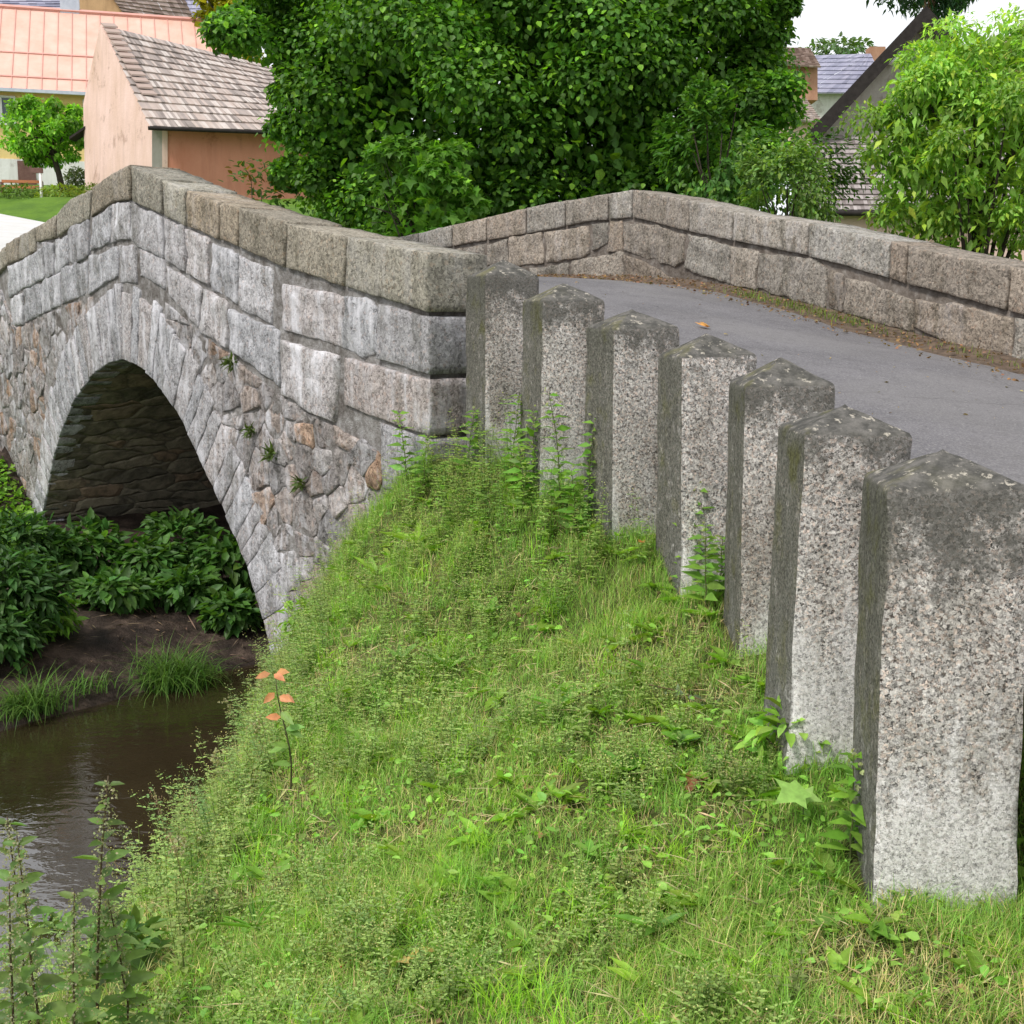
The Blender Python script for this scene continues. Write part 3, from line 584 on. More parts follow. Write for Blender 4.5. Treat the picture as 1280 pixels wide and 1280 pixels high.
# ------------------------------------------------------------------ bollards
POSTS = [(1.08, 3.40, 1.23, -6, 1.1, .62, 'nearest and largest granite bollard, its foot pale with lime'),
 (.99, 4.06, 1.32, 1, -.7, .62, 'granite bollard directly behind the nearest one, black crust under its cap'),
 (.96, 4.98, 1.44, 0, .9, .35, 'third granite bollard from the camera, brown and grey with little lime'),
 (.79, 5.64, 1.54, 11, 1.3, .40, 'middle granite bollard with a pale grey lichen cap, white flower in front'),
 (.52, 6.22, 1.67, 19, .5, .30, 'dark capped granite bollard, third from the bridge pier'),
 (.17, 6.84, 1.82, 17, -.4, .45, 'granite bollard second from the bridge pier with weeds before it'),
 (-.17, 7.66, 1.99, 21, 0, .52, 'farthest granite bollard, touching the end pier of the bridge')]
A_ = .38
for (x, y, zt, yaw, tilt, lime, lab) in POSTS:
    a = RAD(yaw); t2 = np.array([-sin(a), cos(a)]); n2 = np.array([cos(a), sin(a)])
    c = np.array([x, y])+A_/2*(t2+n2); gz = float(np.interp(y, KY, KPZ)); hgt = zt-gz; bot = -.45
    m = 14; e = np.linspace(-1, 1, m, endpoint=False); ring = np.concatenate([np.stack([e, -1+0*e], -1), np.stack([1+0*e, e], -1), np.stack([-e, 1+0*e], -1), np.stack([-1+0*e, -e], -1)])
    rr = np.abs(ring).max(1); pw = (np.abs(ring[:, 0])**34+np.abs(ring[:, 1])**34)**(1/34.); ring = ring/pw[:, None]
    lev = [(bot, 1.0), *[(z_, 1.) for z_ in np.arange(bot+.05, hgt-.03, .035)], (hgt-.02, .998), (hgt-.004, .985), (hgt+.006, .955)]
    ch = .104+random.uniform(-.012, .012)
    lev += [(hgt+.006+(ch-.006)*k, .955*(1-k)) for k in (.08, .2, .35, .5, .65, .8, .92)]
    aw = A_*(1.06 if y < 3.6 else 1.); V = np.array([[(p[0]*aw/2*s_*(1+.055*np.clip(1-z_/hgt, 0, 1)), p[1]*aw/2*s_*(1+.055*np.clip(1-z_/hgt, 0, 1)), z_) for p in ring] for z_, s_ in lev]); k = len(ring); sh = V.shape
    sd = random.random()*50
    nv = fbm(V*5+sd, 4, 1); nv2 = fbm(V*14+sd, 3, 6); rad_ = V.copy(); rad_[..., 2] = 0; rad_ /= np.linalg.norm(rad_, axis=-1, keepdims=True)+1e-9
    V = V+rad_*(.0035*nv+.004*nv2)[..., None]; V[..., 2] += np.where(V[..., 2] > hgt-.05, .008*fbm(V*9+sd, 3, 8), 0)
    # chipped arrises
    cor = np.clip((np.abs(ring).min(1)-.80)/.2, 0, 1)[None, :]*np.clip(fbm(V*4.+sd, 3, 9), 0, 1); V = V-rad_*(.035*cor)[..., None]
    hh = np.clip(V[..., 2]/hgt, 0, 1.2); col = np.stack([hh, 0*hh, 0*hh+lime], -1)
    b = MB(); Fs = grid_ring = [np.stack([r*k+np.arange(k), r*k+(np.arange(k)+1) % k, (r+1)*k+(np.arange(k)+1) % k, (r+1)*k+np.arange(k)], 1) for r in range(sh[0]-1)]
    V2 = np.vstack([V.reshape(-1, 3), [[0, 0, hgt+ch]]]); last = (sh[0]-1)*k
    b.add(V2, [np.concatenate(Fs), np.stack([last+np.arange(k), last+(np.arange(k)+1) % k, np.full(k, sh[0]*k)], 1)], np.vstack([col.reshape(-1, 3), [[1.1, 0, lime]]]))
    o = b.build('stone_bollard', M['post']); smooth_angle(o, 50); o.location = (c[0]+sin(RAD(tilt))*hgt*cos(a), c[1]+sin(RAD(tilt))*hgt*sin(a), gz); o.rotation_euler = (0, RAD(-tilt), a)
    tag(o, lab, 'bollard', 'granite bollards along the road edge')
# ------------------------------------------------------------------ vegetation tools
OVATE = (np.array([(0, 0), (.5, .32), (.40, .68), (0, 1), (-.40, .68), (-.5, .32)]), [(0, 1, 2, 3), (0, 3, 4, 5)])
MAPLE = (np.array([(0, 0), (.34, .02), (.30, .26), (.62, .52), (.26, .58), (0, 1), (-.26, .58), (-.62, .52), (-.30, .26), (-.34, .02), (0, .36)]), [(10, i, (i+1) % 10) for i in range(10)])
LANCE = (np.array([(0, 0), (.5, .4), (0, 1), (-.5, .4), (0, .45)]), [(0, 1, 2, 4), (0, 4, 2, 3)])
def unit(a): return a/(np.linalg.norm(a, axis=-1, keepdims=True)+1e-9)
def leaves(mb, P, D, Nn, Ln, Wd, Cc, shape=OVATE, fold=.15, droop=.2, mat=0):
    """N leaves at P pointing along D, face normal about Nn"""
    P, D, Nn = (np.asarray(a, float) for a in (P, D, Nn)); N = len(P); D = unit(D); S_ = unit(np.cross(D, Nn)); Nn = np.cross(S_, D)
    Ln = np.broadcast_to(Ln, (N,)); Wd = np.broadcast_to(Wd, (N,)); o, F_ = shape; k = len(o)
    x = o[None, :, 0]*Wd[:, None]; y = o[None, :, 1]*Ln[:, None]; z = fold*np.abs(x)-droop*Ln[:, None]*o[None, :, 1]**2
    V = P[:, None]+x[..., None]*S_[:, None]+y[..., None]*D[:, None]+z[..., None]*Nn[:, None]
    C = np.repeat(np.broadcast_to(Cc, (N, 3)), k, 0)
    g = {}
    for f in F_: g.setdefault(len(f), []).append(f)
    fl = [(np.array(v)[None]+(np.arange(N)*k)[:, None, None]).reshape(-1, len(v[0])) for v in g.values()]
    mb.add(V.reshape(-1, 3), fl, C, mat)
def scatter(mb, proto, P, yaw, sc, col, lean=None, mat=0):
    V0, C0, F0 = proto; N = len(P); K = len(V0); c, s = np.cos(yaw)[:, None], np.sin(yaw)[:, None]
    V = np.stack([V0[None, :, 0]*c-V0[None, :, 1]*s, V0[None, :, 0]*s+V0[None, :, 1]*c, np.repeat(V0[None, :, 2], N, 0)], -1)*sc[:, None, None]
    if lean is not None: V[..., :2] += lean[:, None, :]*V[..., 2:3]
    V = V+P[:, None]; C = (C0[None]*col[:, None]).reshape(-1, 3)
    mb.add(V.reshape(-1, 3), [(f[None]+(np.arange(N)*K)[:, None, None]).reshape(-1, f.shape[1]) for f in F0], C, mat)
def proto_of(mb): return np.concatenate(mb.v), np.concatenate(mb.c), [q for q in mb.f]
def blades(mb, P, h, w, yaw, bend, col, tip=(1.35, 1.2, 1.0), mat=0, lv=4):
    N = len(P); d = np.stack([np.cos(yaw), np.sin(yaw), 0*yaw], -1); s = np.stack([-np.sin(yaw), np.cos(yaw), 0*yaw], -1); V = []; C = []
    for k in range(lv):
        t = k/(lv-1); ang = bend*t; c = P+d*(h*t*np.sin(ang))[:, None]+np.array([0, 0, 1.])*(h*t*np.cos(ang*.9))[:, None]
        ww = (w*(1-t)**.6*.5)[:, None]; cc = col*(1-t*.0)*(1+(np.array(tip)-1)*t)
        V += [c-s*ww, c+s*ww] if k < lv-1 else [c]; C += [cc, cc] if k < lv-1 else [cc]
    K = 2*lv-1; V = np.stack(V, 1); C = np.stack(C, 1); base = (np.arange(N)*K)[:, None]
    fq = [np.array([2*k, 2*k+1, 2*k+3, 2*k+2])[None]+base for k in range(lv-2)]
    ft = np.array([2*lv-4, 2*lv-3, 2*lv-2])[None]+base
    mb.add(V.reshape(-1, 3), [np.concatenate(fq), ft], C.reshape(-1, 3), mat)
def jit(col, n, a=.25, hue=.12):
    c = np.array(col)[None]*(1+a*rng.uniform(-1, 1, (n, 1))); c = c*(1+hue*rng.uniform(-1, 1, (n, 3))); return np.clip(c, .002, 1)
def rdir(n, up=.0):
    d = rng.normal(size=(n, 3)); d[:, 2] += up; return unit(d)

G1, G2, G3, DRY = (.205, .405, .075), (.30, .45, .11), (.10, .2, .03), (.56, .50, .27)
# ---- bank carpet
def bank_pts(n, x0=-2.5, x1=2.3, y0=1.2, y1=10.1, power=1.0):
    out = []
    while sum(map(len, out)) < n:
        m = n*2; y = rng.uniform(y0, y1, m); x = rng.uniform(x0, x1, m)
        keep = rng.random(m) < np.clip((2.4/np.maximum(y, 2.4))**power, 0, 1)
        u, nn = uvn(x, y); z = H(x, y)
        ppx = np.interp(y, KY, KPX); keep &= (z > -1.55) & ((nn < -.02) | (y < 8)) & (x < ppx+.62+(y < 3.2)*2)
        keep &= (np.abs(x) < .46*y+.35)
        out.append(np.stack([x, y, z], -1)[keep])
    return np.concatenate(out)[:n]
def patch(P, f, s): return .5+.5*fbm(np.stack([P[:, 0]*f, P[:, 1]*f, 0*P[:, 0]], -1), 3, s)
def in_post(P):
    k = np.zeros(len(P), bool)
    for (x, y, *_r) in POSTS: k |= (P[:, 0] > x-.02) & (P[:, 0] < x+.36) & (P[:, 1] > y) & (P[:, 1] < y+.36)
    return k
bare = lambda P: patch(P, 2.1, 44) < .37
b = MB(); P = bank_pts(250000, power=1.35); P = P[~in_post(P)]; P = P[~bare(P) | (rng.random(len(P)) < .35)]
pt = patch(P, 1.6, 31); lush = patch(P, .9, 77)
h = (.045+.10*lush*rng.random(len(P))**.6+.03*(pt > .55))*(1+.5*(P[:, 0] < -1.2)); P[:, 2] -= .006
col = jit(G1, len(P), .3, .15); mixk = np.clip((pt-.35)*2.4, 0, 1)[:, None]; col = col*(1-mixk*.55)+jit(G2, len(P), .25, .15)*mixk*.55
fresh = np.clip((patch(P, .8, 63)-.5)*4, 0, 1)[:, None]; col = col*(1-fresh*.6)+jit((.15, .37, .05), len(P), .25, .1)*fresh*.6
dry = rng.random(len(P)) < .35*bare(P)+.16+.28*np.clip(.48-lush, 0, 1); col[dry] = jit(DRY, dry.sum(), .4, .1)
blades(b, P, h, .0016+.0022*rng.random(len(P)), rng.uniform(0, 2*pi, len(P)), rng.uniform(.25, 1.5, len(P)), col)
# longer tufts
T_ = bank_pts(620, power=.7)
for p in T_[~in_post(T_)]:
    m = rng.integers(25, 60); q = p+np.stack([rng.normal(0, .035, m), rng.normal(0, .035, m), 0*np.zeros(m)], -1); hh = rng.uniform(.08, .19)
    blades(b, q, hh*rng.uniform(.6, 1.15, m), rng.uniform(.002, .0042, m), rng.uniform(0, 2*pi, m), rng.uniform(.3, 1.5, m), jit(G1 if rng.random() < .6 else (.26, .50, .04), m, .3, .12))
# uncut grass left standing round the bollards and against the wall
for (x, y, *_r) in POSTS:
    m = 420; e = rng.random(m); P = np.stack([x-.03-.10*rng.random(m)**2+e*.0, y-.04+.46*rng.random(m), 0*e], -1); k = rng.random(m) < .6
    P[k] = np.stack([x-.06+.48*rng.random(k.sum()), y-.02-.10*rng.random(k.sum())**2, 0*e[k]], -1); P[:, 2] = H(P[:, 0], P[:, 1])-.01
    blades(b, P, rng.uniform(.06, .19, m)*(.5+.5*rng.random(m)), rng.uniform(.002, .004, m), rng.uniform(0, 6.28, m), rng.uniform(.15, 1.2, m), jit(G1 if rng.random() < .6 else (.17, .33, .06), m, .35, .12))
m = 1600; uw = rng.uniform(-.1, 2.3, m); P = NEAR(uw, 0, .03+.22*rng.random(m)**2); P[:, 2] = H(P[:, 0], P[:, 1])-.01; blades(b, P, rng.uniform(.10, .32, m)*(.5+.5*rng.random(m)), rng.uniform(.003, .006, m), rng.uniform(0, 6.28, m), rng.uniform(.15, 1.2, m), jit((.22, .40, .08), m, .35, .12))
tag(b.build('grass', M['grass']), 'short green and straw coloured grass on the bank', 'grass', kind='stuff')
# cut straw lying flat
b = MB(); P = bank_pts(17000, power=1.1); keep = (patch(P, 1.3, 55) > .5) | bare(P); P = P[keep]; P[:, 2] += rng.uniform(.0, .05, len(P))
yw = rng.uniform(0, 2*pi, len(P)); D = np.stack([np.cos(yw), np.sin(yw), rng.normal(0, .22, len(P))], -1)
leaves(b, P, D, rdir(len(P), 2.5), rng.uniform(.05, .17, len(P)), rng.uniform(.0025, .006, len(P)), jit((.46, .39, .20), len(P), .45, .12), LANCE, .1, .15)
P = bank_pts(420, power=.8); P[:, 2] += rng.uniform(.0, .035, len(P)); D = rdir(len(P)); D[:, 2] *= .3
leaves(b, P, D, rdir(len(P), 2), rng.uniform(.025, .06, len(P)), rng.uniform(.015, .04, len(P)), jit((.22, .17, .075), len(P), .5, .2), OVATE, .5, .4)
tag(b.build('dry_clippings', M['dead']), 'straw and withered clippings lying in the grass', 'clippings', kind='stuff')
# low leafy weeds
def sprig(kind):
    m = MB(); Pl = []; Dl = []; L_ = []; W_ = []; Cl = []; bud = []
    ns = {'chick': 5, 'tall': 3}[kind]
    for _ in range(ns):
        a = random.uniform(0, 2*pi); ln = random.uniform(.10, .20) if kind == 'chick' else random.uniform(.2, .34); tilt = random.uniform(.2, .9) if kind == 'chick' else random.uniform(.1, .45)
        pts = []; n = 7
        for k in range(n):
            t = k/(n-1); r = ln*t*sin(tilt*(1.1-.4*t)); pts.append((r*cos(a)+random.uniform(-.004, .004), r*sin(a)+random.uniform(-.004, .004), ln*t*cos(tilt*(1-.3*t))))
        m.tube(pts, np.linspace(.0012, .0006, n), 3, (.18, .24, .07))
        for k in range(1, n):
            for sgn in (0, pi):
                aa = k*1.57+sgn+random.uniform(-.4, .4); Pl.append(pts[k]); Dl.append((cos(aa), sin(aa), .35)); s_ = random.uniform(.016, .032)*(1.25-.8*k/n)*(1 if kind == 'chick' else 1.4)
                L_.append(s_); W_.append(s_*.5); Cl.append(np.array((.33, .45, .135))*random.uniform(.8, 1.3))
            if k >= 3:
                for _q in range(2 if kind == 'chick' else 4):
                    aa = random.uniform(0, 2*pi); r = random.uniform(.006, .03); e = np.array(pts[k])+np.array((r*cos(aa), r*sin(aa), random.uniform(.005, .03)))
                    bud.append(e); m.add([pts[k], np.array(pts[k])+(.0008, 0, 0), e], [(0, 1, 2)], (.2, .26, .09))
    leaves(m, np.array(Pl), np.array(Dl), np.tile((0, 0, 1.), (len(Pl), 1)), np.array(L_), np.array(W_), np.array(Cl), OVATE, .2, .25)
    bud = np.array(bud); leaves(m, bud, rdir(len(bud), 1.), rdir(len(bud)), .0055, .0045, jit((.60, .56, .24), len(bud), .35, .1), LANCE, .6, 0)
    return proto_of(m)
b = MB(); protos = [sprig('chick') for _ in range(5)]+[sprig('tall') for _ in range(3)]
for i, pr in enumerate(protos):
    P = bank_pts(430 if i < 5 else 420, power=.7); k = patch(P, 1.5, 12)+.22*np.clip((P[:, 1]-3.8)/3, 0, 1)+.3*(P[:, 0] < -1.05); P = P[~bare(P)]; k = patch(P, 1.5, 12)+.22*np.clip((P[:, 1]-3.8)/3, 0, 1)+.3*(P[:, 0] < -1.05); P = P[(k > .55) & ~in_post(P)]
    if i >= 5: P = P[(P[:, 1] > 4.6) | (P[:, 0] < -1)]
    N = len(P); scatter(b, pr, P, rng.uniform(0, 6.28, N), rng.uniform(.6, 1.25, N), jit((1, 1, 1), N, .3, .1), rng.normal(0, .15, (N, 2)))
# looser, taller sprays leaning out along the brink
for pr in protos[5:]:
    N = 60; y = rng.uniform(2.9, 8.2, N); x = np.interp(y, KY, KB)-rng.uniform(-.15, .28, N); P = np.stack([x, y, H(x, y)-.02], -1)
    scatter(b, pr, P, rng.uniform(0, 6.28, N), rng.uniform(.7, 1.15, N), jit((.85, .9, 1.), N, .25, .1), np.stack([-rng.uniform(.0, .6, N), rng.normal(0, .2, N)], -1))
for pr in protos[5:]:
    N = 13; y = rng.uniform(6.0, 8.15, N); x = np.interp(y, KY, KPX)-rng.uniform(.02, .45, N); P = np.stack([x, y, H(x, y)-.02], -1)
    scatter(b, pr, P, rng.uniform(0, 6.28, N), rng.uniform(.9, 1.7, N), jit((.75, .95, .8), N, .25, .1), rng.normal(0, .12, (N, 2)))
# clover and broad little leaves
P = bank_pts(22000, power=.9); P = P[(patch(P, 1.9, 91) > .50) & ~in_post(P)]; N = len(P); P[:, 2] += rng.uniform(.015, .075, N); yw = rng.uniform(0, 6.28, N)
leaves(b, P, np.stack([np.cos(yw), np.sin(yw), rng.normal(.1, .35, N)], -1), rdir(N, 2.2), (s_ := .012+.034*rng.random(N)**2.2), s_*rng.uniform(.35, .75, N), jit((.26, .46, .075), N, .4, .15), OVATE, .2, .3)
for p in (Q := bank_pts(360, power=.8))[~in_post(Q)]:
    n = rng.integers(4, 9); yw = rng.uniform(0, 6.28, n); tiltu = rng.uniform(.25, 1.4, n)
    leaves(b, np.tile(p+(0, 0, .02), (n, 1)), np.stack([np.cos(yw), np.sin(yw), tiltu], -1), np.stack([-np.cos(yw)*tiltu, -np.sin(yw)*tiltu, 1+0*yw], -1)+rng.normal(0, .3, (n, 3)), (l_ := rng.uniform(.05, .12, n)), l_*rng.uniform(.3, .55), jit((.22, .38, .045), n, .3, .12), OVATE, .3, .45)
tag(b.build('ground_cover', M['leaf']), 'low chickweed, clover and buttoned weeds over the bank', 'weeds', kind='stuff')

# ---- single plants one can point to
def rosette(px, py, n, L0, W0, label, col=(.10, .21, .03), shape=OVATE, up=.5, cat='plant', name='leafy_weed', grp=None):
    p = ground_at(px, py); b = MB(); yw = np.linspace(0, 6.28, n, endpoint=False)+rng.uniform(-.4, .4, n)
    D = np.stack([np.cos(yw), np.sin(yw), rng.uniform(up*.5, up*1.5, n)], -1)
    leaves(b, np.tile(p+(0, 0, .05), (n, 1)), D, np.stack([-np.cos(yw)*.5, -np.sin(yw)*.5-.3, 1+0*yw], -1), 1.25*L0*rng.uniform(.6, 1.1, n), W0*rng.uniform(.7, 1.1, n), jit(col, n, .25, .1), shape, .25, .35)
    return tag(b.build(name, M['leaf'], None, p), label, cat, grp)
def stalk(px, py, hgt, nl, L0, W0, label, name='tall_weed', col=(.085, .17, .035), lean=(0, 0), flowers=0, fcol=(.6, .6, .45), stemcol=(.12, .14, .05), base=None, cat='weed', shape=LANCE, droop=.35, tassel=False, opp=True):
    p = ground_at(px, py) if base is None else np.array(base, float); root = thing(name, tuple(p), label, cat); b = MB(); n = 9
    pts = np.array([(lean[0]*t*t*hgt+random.uniform(-.004, .004), lean[1]*t*t*hgt+random.uniform(-.004, .004), hgt*t) for t in np.linspace(0, 1, n)])+p
    b.tube(pts, np.linspace(.0042, .0016, n)*(.7+hgt*.6), 5, stemcol); o = b.build('stem', M['leaf'], root, p)
    b = MB(); t = np.repeat(np.linspace(.12, .97, nl), 2 if opp else 1); a = np.repeat(np.arange(nl)*1.57, 2 if opp else 1)+(np.tile((0, pi), nl) if opp else 0)+rng.uniform(-.4, .4, len(t)); N = len(t)
    B = np.stack([np.interp(t, np.linspace(0, 1, n), pts[:, k]) for k in range(3)], -1)
    leaves(b, B, np.stack([np.cos(a), np.sin(a), rng.uniform(.1, .6, N)], -1), np.stack([-.5*np.cos(a), -.5*np.sin(a)-.55, .7+0*a], -1)+rng.normal(0, .35, (N, 3)), (l_ := L0*rng.uniform(.7, 1.15, N)*(1.15-.6*t**2)), l_*W0/L0, jit(col, N, .3, .12), shape, .25, droop)
    if tassel:
        for k in range(len(t)):
            if t[k] > .35:
                for _ in range(4):
                    m = 7; q = B[k]+np.stack([np.linspace(0, .028, m)*cos(a[k]+_)+rng.normal(0, .003, m), np.linspace(0, .028, m)*sin(a[k]+_)+rng.normal(0, .003, m), -np.linspace(0, .05, m)**1.0+.012], -1)
                    leaves(b, q, rdir(m, -.5), rdir(m), .009, .007, jit((.34, .34, .20), m, .3, .1), LANCE, .5, 0)
    b.build('foliage', M['leaf'], root, p)
    if flowers:
        b = MB(); tt = rng.uniform(.72, 1.0, flowers); q = np.stack([np.interp(tt, np.linspace(0, 1, n), pts[:, k]) for k in range(3)], -1)+rng.normal(0, .022, (flowers, 3))
        for e in q:
            m = 6; leaves(b, np.tile(e, (m, 1)), rdir(m, .6), rdir(m), .012, .009, jit(fcol, m, .2, .05), OVATE, .3, 0)
        b.build('blossoms', M['leaf'], root, p)
    return root
# nettles at the water's edge, lower left
NET = [(118, 1215, 3.25, .60, 'tallest nettle with hanging flower tassels, dark against the brown water'), (45, 1240, 3.1, .46, 'nettle leaning at the left edge above the white water reflection'), (12, 1260, 3.0, .36, 'short nettle in the bottom left corner by the water'), (88, 1262, 3.0, .34, 'small nettle at the foot of the tallest nettle'), (160, 1235, 3.3, .30, 'low nettle between the tallest nettle and the grass'), (30, 1180, 3.5, .42, 'pale topped nettle behind the left edge nettle')]
for px, py, d, hh, lab in NET:
    p = at(px, py, d); g = float(H(p[0], p[1])); top = p[2]+hh
    hh2 = max(hh, top-max(g, -1.5)) if g < p[2] else hh
    stalk(0, 0, hh2, 15, .085, .036, lab, 'nettle', (.13, .22, .05), (random.uniform(-.1, .1), 0), base=(p[0], p[1], max(g, -1.55)), shape=OVATE, stemcol=(.10, .07, .04), tassel=True, cat='nettle')
# wispy weeds along the brink
WISP = [(268, 985, .32, 'wispy weed with tiny buds on the brink above the water'), (300, 930, .34, 'fine stemmed weed leaning out over the river'), (240, 1010, .30, 'thin budded weed low on the brink'), (330, 900, .30, 'budded weed next to the orange leaved sapling'), (205, 1075, .34, 'pinkish grass like weed on the brink beyond the nettles'), (175, 1120, .3, 'loose pale weed in front of the nettles'), (285, 1010, .26, 'bushy pale green weed behind the brink'), (330, 960, .24, 'dense small weed on the bank top'), (225, 1120, .25, 'short budded weed at the bend of the brink')]
for px, py, hh, lab in WISP: stalk(px, py, hh, 11, .05, .014, lab, 'wispy_weed', (.20, .30, .08), (random.uniform(-.35, .1), 0), 34, (.42, .40, .24), opp=True)
# grass stalks with seed heads
for px, py, hh, lab in [(215, 1110, .42, 'grass stalk with a pinkish seed head against the water'), (165, 1150, .38, 'bent grass stalk with brown seed head near the nettles'), (250, 1090, .34, 'thin seeding grass stalk on the brink'), (240, 1180, .42, 'straight reddish seeding stalk before the brink')]:
    p = ground_at(px, py); root = thing('seeding_grass', tuple(p), lab, 'grass stalk'); b = MB(); n = 8; lx = random.uniform(-.3, .05)
    pts = p+np.array([(lx*t*t*hh, 0, hh*t) for t in np.linspace(0, 1, n)]); b.tube(pts, np.linspace(.0025, .001, n), 4, (.26, .24, .08)); b.build('stem', M['grass'], root, p)
    b = MB(); m = 60; tt = rng.uniform(.75, 1.0, m); q = np.stack([np.interp(tt, np.linspace(0, 1, n), pts[:, k]) for k in range(3)], -1)+rng.normal(0, .010, (m, 3))
    leaves(b, q, rdir(m, 1.5), rdir(m), .012, .004, jit((.30, .22, .13), m, .3, .1), LANCE, .3, 0); b.build('seed_head', M['dead'], root, p)
# weeds standing before the bollards
POSTW = [(640, 615, .55, 14, 'tall leafy weed in front of the farthest bollard'), (668, 625, .48, 12, 'leafy weed between the two farthest bollards'), (700, 640, .62, 14, 'upright weed before the second bollard from the pier'), (735, 655, .55, 13, 'leafy weed at the left foot of the third bollard from the pier'), (655, 640, .36, 10, 'shorter leafy weed below the farthest bollard'), (720, 672, .34, 10, 'low bright weed before the dark capped bollard'), (585, 600, .42, 12, 'weed standing at the corner of the bridge pier'), (508, 610, .48, 12, 'grassy weed against the end stones of the bridge wall'), (530, 620, .36, 10, 'fine weed beside the end of the bridge wall'),
 (862, 740, .5, 12, 'nettle like weed in front of the middle bollard'), (882, 765, .38, 10, 'dark leaved weed between the middle and third bollards'), (900, 755, .30, 9, 'small weed beside the third bollard'), (1062, 1080, .34, 10, 'upright weed at the left foot of the nearest bollard'), (1185, 1112, .20, 7, 'small weed in front of the nearest bollard'), (1240, 1115, .19, 7, 'thin weed at the right foot of the nearest bollard')]
for px, py, hh, nl, lab in POSTW: stalk(px, py, hh*1.08, nl+5, .105, .042, lab, 'tall_weed', (.17, .33, .04), (random.uniform(-.12, .12), 0), 10, (.45, .48, .25))
stalk(893, 720, .72, 5, .05, .015, 'white umbel flower standing before the middle bollard', 'white_flower', (.10, .18, .04), (.03, 0), 30, (.78, .76, .66))
# sapling with orange leaves
p = ground_at(362, 1000); root = thing('sapling', tuple(p), 'thin sapling with orange top leaves before the arch foot', 'sapling'); tp = at(350, 845, p[1]); pts = np.array([p+(tp-p)*t+np.array([.02*sin(t*5), 0, 0]) for t in np.linspace(0, 1, 8)])
b = MB(); b.tube(pts, np.linspace(.005, .002, 8), 5, (.11, .10, .05)); b.build('stem', M['leaf'], root, p)
b = MB(); m = 7; leaves(b, pts[[5, 6, 6, 7, 7, 7, 6]]+rng.normal(0, .012, (m, 3)), np.stack([rng.uniform(-1, 1, m), -.5+0*rng.random(m), rng.uniform(-.3, .3, m)], -1), np.stack([rng.normal(0, .3, m), -.8+0*rng.random(m), .6+0*rng.random(m)], -1), .065, .034, jit((.62, .27, .13), m, .2, .08), OVATE, .2, .3)
m = 6; leaves(b, pts[[2, 3, 3, 4, 4, 5]], np.stack([rng.uniform(-1, 1, m), -.3+0*rng.random(m), rng.uniform(-.2, .4, m)], -1), np.stack([rng.normal(0, .3, m), -.6+0*rng.random(m), .8+0*rng.random(m)], -1), .09, .038, jit((.2, .34, .08), m, .2, .08), OVATE, .2, .3); b.build('foliage', M['leaf'], root, p)
ROS = [(560, 850, 7, .13, .030, 'broad leaved dandelion clump in the upper bank'), (700, 900, 6, .12, .035, 'leafy weed in the middle of the bank'), (520, 690, 7, .20, .05, 'bright broad leaved clump below the bridge wall'), (470, 730, 6, .18, .05, 'bright leaf clump at the wall end of the bank'), (780, 985, 6, .10, .05, 'round leaved clump left of the brown bark scrap'), (850, 945, 6, .10, .05, 'round leaved weed near the foot of the second bollard'), (735, 1090, 6, .07, .035, 'small clover like clump in the foreground'), (560, 930, 5, .10, .03, 'pale upturned leaf clump on the bank'), (430, 690, 8, .13, .05, 'light green nettle clump at the arch foot'), (400, 740, 8, .12, .05, 'light green leafy clump hanging over the arch foot'), (390, 800, 7, .11, .04, 'yellowish clump on the edge beside the arch foot'), (820, 1185, 4, .11, .03, 'lone upright dock leaf in the foreground'), (500, 840, 6, .12, .035, 'dark leaf rosette left of the dandelion clump'), (320, 1180, 8, .12, .008, 'yellow green grass tussock near the nettles'), (610, 780, 7, .12, .04, 'soft leafy clump on the upper middle bank')]
for px, py, n, L0, W0, lab in ROS: rosette(px, py, n, L0, W0, lab, (.24, .45, .05) if 'bright' in lab or 'light' in lab else (.16, .32, .05), up=1.1)
# maple seedling leaf and cut leaves
p = ground_at(1003, 1040); b = MB(); leaves(b, [p+(0, 0, .14), p+(-.02, .03, .11)], [(-.6, -.5, .0), (.7, -.4, .0)], [(.1, -.55, 1), (0, -.5, 1)], [.14, .09], [.12, .08], jit((.32, .50, .13), 2, .1, .05), MAPLE, .1, .15)
b.tube([p, p+(0, 0, .14)], .002, 4, (.12, .16, .05)); tag(b.build('maple_seedling', M['leaf'], None, p), 'pale green maple seedling leaf beside the nearest bollard', 'seedling')
for (px, py, lab) in [(1020, 1175, 'toothed cut leaf lying in front of the nearest bollard'), (1085, 1190, 'second cut leaf lying before the nearest bollard')]:
    p = ground_at(px, py); b = MB(); leaves(b, [p+(0, 0, .05)], [(.8, .3, .15)], [(0, -.3, 1)], [.10], [.06], [(.15, .27, .05)], MAPLE, .1, .2); tag(b.build('cut_leaf', M['leaf'], None, p), lab, 'leaf')
